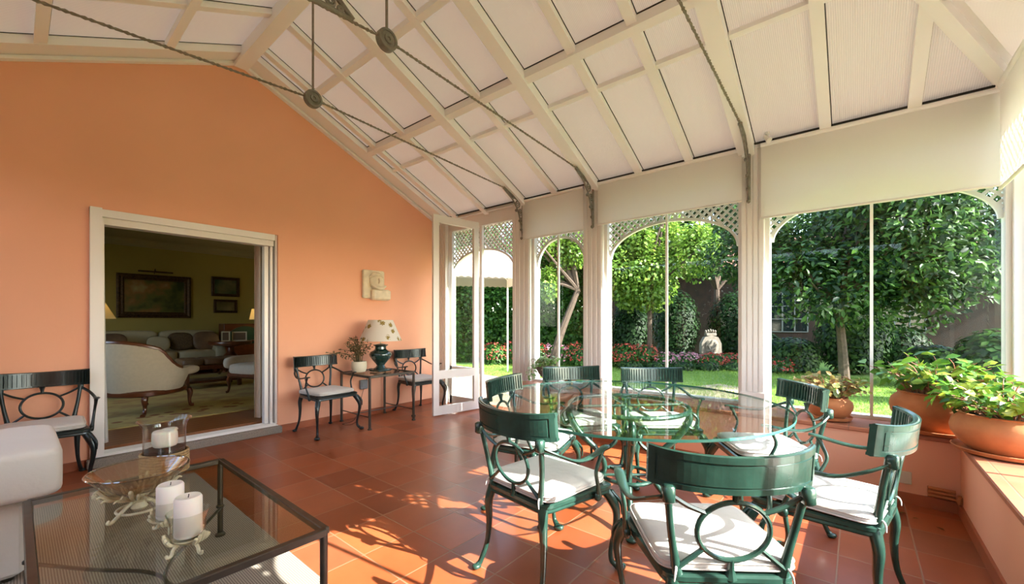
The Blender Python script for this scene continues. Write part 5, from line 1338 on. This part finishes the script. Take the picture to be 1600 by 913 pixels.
# carved stone ornament
x, y = at(1110, 12.3); so = empty('stone_ornament', (x, y, -0.07), -YAW + 0.0, 'carved pale stone shield with crown standing among the flowers', 'sculpture')
MB().rbox((-0.32, -0.16, 0), (0.32, 0.16, 0.25), 0.02).build('plinth', M['stone'], so)
m = MB(); sh = [(-0.24, 0.25), (0.24, 0.25), (0.30, 0.42), (0.29, 0.68), (0.20, 0.86), (0.0, 0.92), (-0.20, 0.86), (-0.29, 0.68), (-0.30, 0.42)]
m.prism(sh, lambda a, b: (a, -0.08, b), lambda a, b: (a, 0.08, b)); m.pillow((0, -0.09, 0.57), 0.40, 0.08, 0.46, 0.8, 0.9, 20, 8)
m.build('shield', M['stone'], so)
m = MB()
m.rbox((-0.15, -0.08, 0.90), (0.15, 0.08, 0.98), 0.01)
for k in range(5):
    a = -0.14+0.07*k; m.pillow((a, 0, 1.02+0.03*(1-abs(k-2)/2)), 0.06, 0.08, 0.11, 1, 1, 10, 6)
m.build('crown', M['stone'], so, True)
stube_m = MB(); stube(stube_m, [(-0.15, -0.13, 0.45, 0.02), (0, -0.15, 0.52, 0.025), (0.12, -0.13, 0.66, 0.02)], 6, 4); stube(stube_m, [(0.15, -0.13, 0.42, 0.02), (0.0, -0.145, 0.40, 0.02), (-0.13, -0.13, 0.62, 0.02)], 6, 4)
stube_m.build('carved_scroll', M['stone'], so, True)

# dark brick garden house in the shade
x0, y0 = at(940, 17.5); x1, y1 = at(1500, 12.5)
hb = empty('brick_house', (x0, y0, -0.07), math.atan2(y1-y0, x1-x0), 'dark brown brick house wall with grid windows behind the garden shrubs', 'building')
Lh = math.hypot(x1-x0, y1-y0)
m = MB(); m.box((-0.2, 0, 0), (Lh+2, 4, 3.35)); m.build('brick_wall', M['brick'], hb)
m = MB(); m.prism([(-0.5, 3.3), (4.5, 3.3), (2.0, 4.6)], lambda a, b: (-0.5, a, b), lambda a, b: (Lh+2.3, a, b)); m.build('tiled_roof', mat('roof_tile', (0.22, 0.10, 0.06, 1), 0.8, var=0.4, vscale=8), hb)
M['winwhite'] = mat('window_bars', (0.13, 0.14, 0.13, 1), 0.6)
M['darkglass'] = mat('dark_window_glass', (0.01, 0.015, 0.015, 1), 0.08, spec=0.8)
for cx in (1.6, 6.6, 9.6):
    f = MB()
    for s in (-0.55, -0.18, 0.18, 0.55): f.box((cx+s-0.02, -0.05, 0.95), (cx+s+0.02, 0.0, 2.35))
    for z in (0.95, 1.4, 1.85, 2.32): f.box((cx-0.57, -0.05, z), (cx+0.57, 0.0, z+0.03))
    w0 = f.build('house_window', M['winwhite'], hb)
    MB().box((cx-0.55, -0.02, 0.95), (cx+0.55, -0.005, 2.33)).build('window_glass', M['darkglass'], w0)
# distant pale building with a blue window
x, y = at(1118, 30); db = empty('distant_building', (x, y, -0.1), -YAW, 'distant pinkish building with blue window glimpsed between the trees', 'building')
MB().box((-1.6, 0, 0), (2.6, 4, 5.2)).build('building_wall', mat('pink_wall', (0.70, 0.55, 0.48, 1), 0.9), db)
MB().prism([(-0.3, 5.2), (4.3, 5.2), (2, 6.0)], lambda a, b: (-1.9, a, b), lambda a, b: (2.9, a, b)).build('building_roof', mat('red_roof', (0.45, 0.16, 0.09, 1), 0.9), db)
f = MB().box((-1.15, -0.06, 3.55), (0.75, 0, 4.45)).build('building_window', mat('white_bars', (0.8, 0.8, 0.8, 1), 0.5), db)
MB().box((-1.05, -0.08, 3.65), (-0.25, -0.061, 4.35)).build('window_glass', mat('blue_glass', (0.12, 0.28, 0.62, 1), 0.15), f)
MB().box((-0.15, -0.08, 3.65), (0.65, -0.061, 4.35)).build('window_glass', bpy.data.materials['blue_glass'], f)

# cream garden canopy outside the door
x, y = at(744, 9.4); gz = empty('garden_canopy', (x, y, -0.045), R(-32), 'cream fabric garden canopy outside the open door', 'canopy')
cn = translucent('canopy_cloth', (0.32, 0.265, 0.195, 1), 0.35, 0.9)
hw = 1.12
m = MB(); m.add([(-hw, -hw, 2.40), (hw, -hw, 2.40), (hw, hw, 2.40), (-hw, hw, 2.40), (0, 0, 3.10)], [(0, 1, 4), (1, 2, 4), (2, 3, 4), (3, 0, 4)]); m.build('canopy_roof', cn, gz)
m = MB()
n = 16
for a, b in (((-hw, -hw), (hw, -hw)), ((hw, -hw), (hw, hw)), ((hw, hw), (-hw, hw)), ((-hw, hw), (-hw, -hw))):
    a = Vector(a); b = Vector(b)
    for k in range(n):
        p = a+(b-a)*k/n; q = a+(b-a)*(k+1)/n; mid = (p+q)/2
        m.add([(p.x, p.y, 2.40), (q.x, q.y, 2.40), (q.x, q.y, 2.20), (mid.x, mid.y, 2.175), (p.x, p.y, 2.20)], [(0, 1, 2, 3, 4)])
m.build('valance', cn, gz)
for sx in (1, -1):
    for sy in (1, -1): MB().tube([(sx*(hw-0.03), sy*(hw-0.03), 0), (sx*(hw-0.03), sy*(hw-0.03), 2.39)], 0.02, 8).build('pole', M['whitewood'], gz, True)
m = MB()
for sx in (1, -1):
    for sy in (1, -1): m.tube([(sx*(hw-0.03), sy*(hw-0.03), 2.36), (0, 0, 3.05)], 0.012, 6)
m.build('roof_frame', M['whitewood'], gz, True)

# dry leaves on the tiles
for i, (u, v) in enumerate([(1417, 805), (1437, 813), (1462, 825), (1397, 789)]):
    D = 648.14*1.25/(v-502.8); x, y = at(u, D)
    o = leaf_object('fallen_leaf', np.array([[0, 0, 0.006]]), 0.045, M['leaf_dry'], None, 8.0, 1.8, 0.2, 'leaf', None, 200+i)
    o.location = (x, y, 0); tag(o, ['dry fallen leaf on the floor tiles, second from the low wall', 'dry fallen leaf midway in the trail towards the corner', 'dark crumpled fallen leaf nearest the corner pipes', 'pale dry leaf touching the skirting under the wall plate'][i], 'leaf', 'fallen leaves on the corner tiles')

# unseen hedge added outside the open left side to darken window reflections
o = shrub('boundary_hedge', -3.9, 2.1, 0.40, 4.0, 2.9, M['leaf_hedge'], 30000, 0.16, 'clipped hedge outside the left side of the garden room, behind the camera side', 300, None, 'hedge', block=True)
o.rotation_euler = (0, 0, 0)
# unseen trees added beyond the right-hand boundary to shade the garden's back
for i, (x, y, h) in enumerate([(13.2, -8.2, 7.6), (17.5, -8.4, 8.6), (21.8, -7.4, 8.6)]):
    tree('shade_tree', x, y, 3.4, (0, 0, h-2.9, 2.0, 1.9, 3.0), M['leaf_dk'], 9000, 0.28, ['nearest tall dark tree beyond the right side of the garden', 'middle tall dark tree beyond the right side of the garden', 'farthest tall dark tree beyond the right side of the garden'][i], 400+i, trunk_r=0.2, group='shade trees beyond the right garden side')
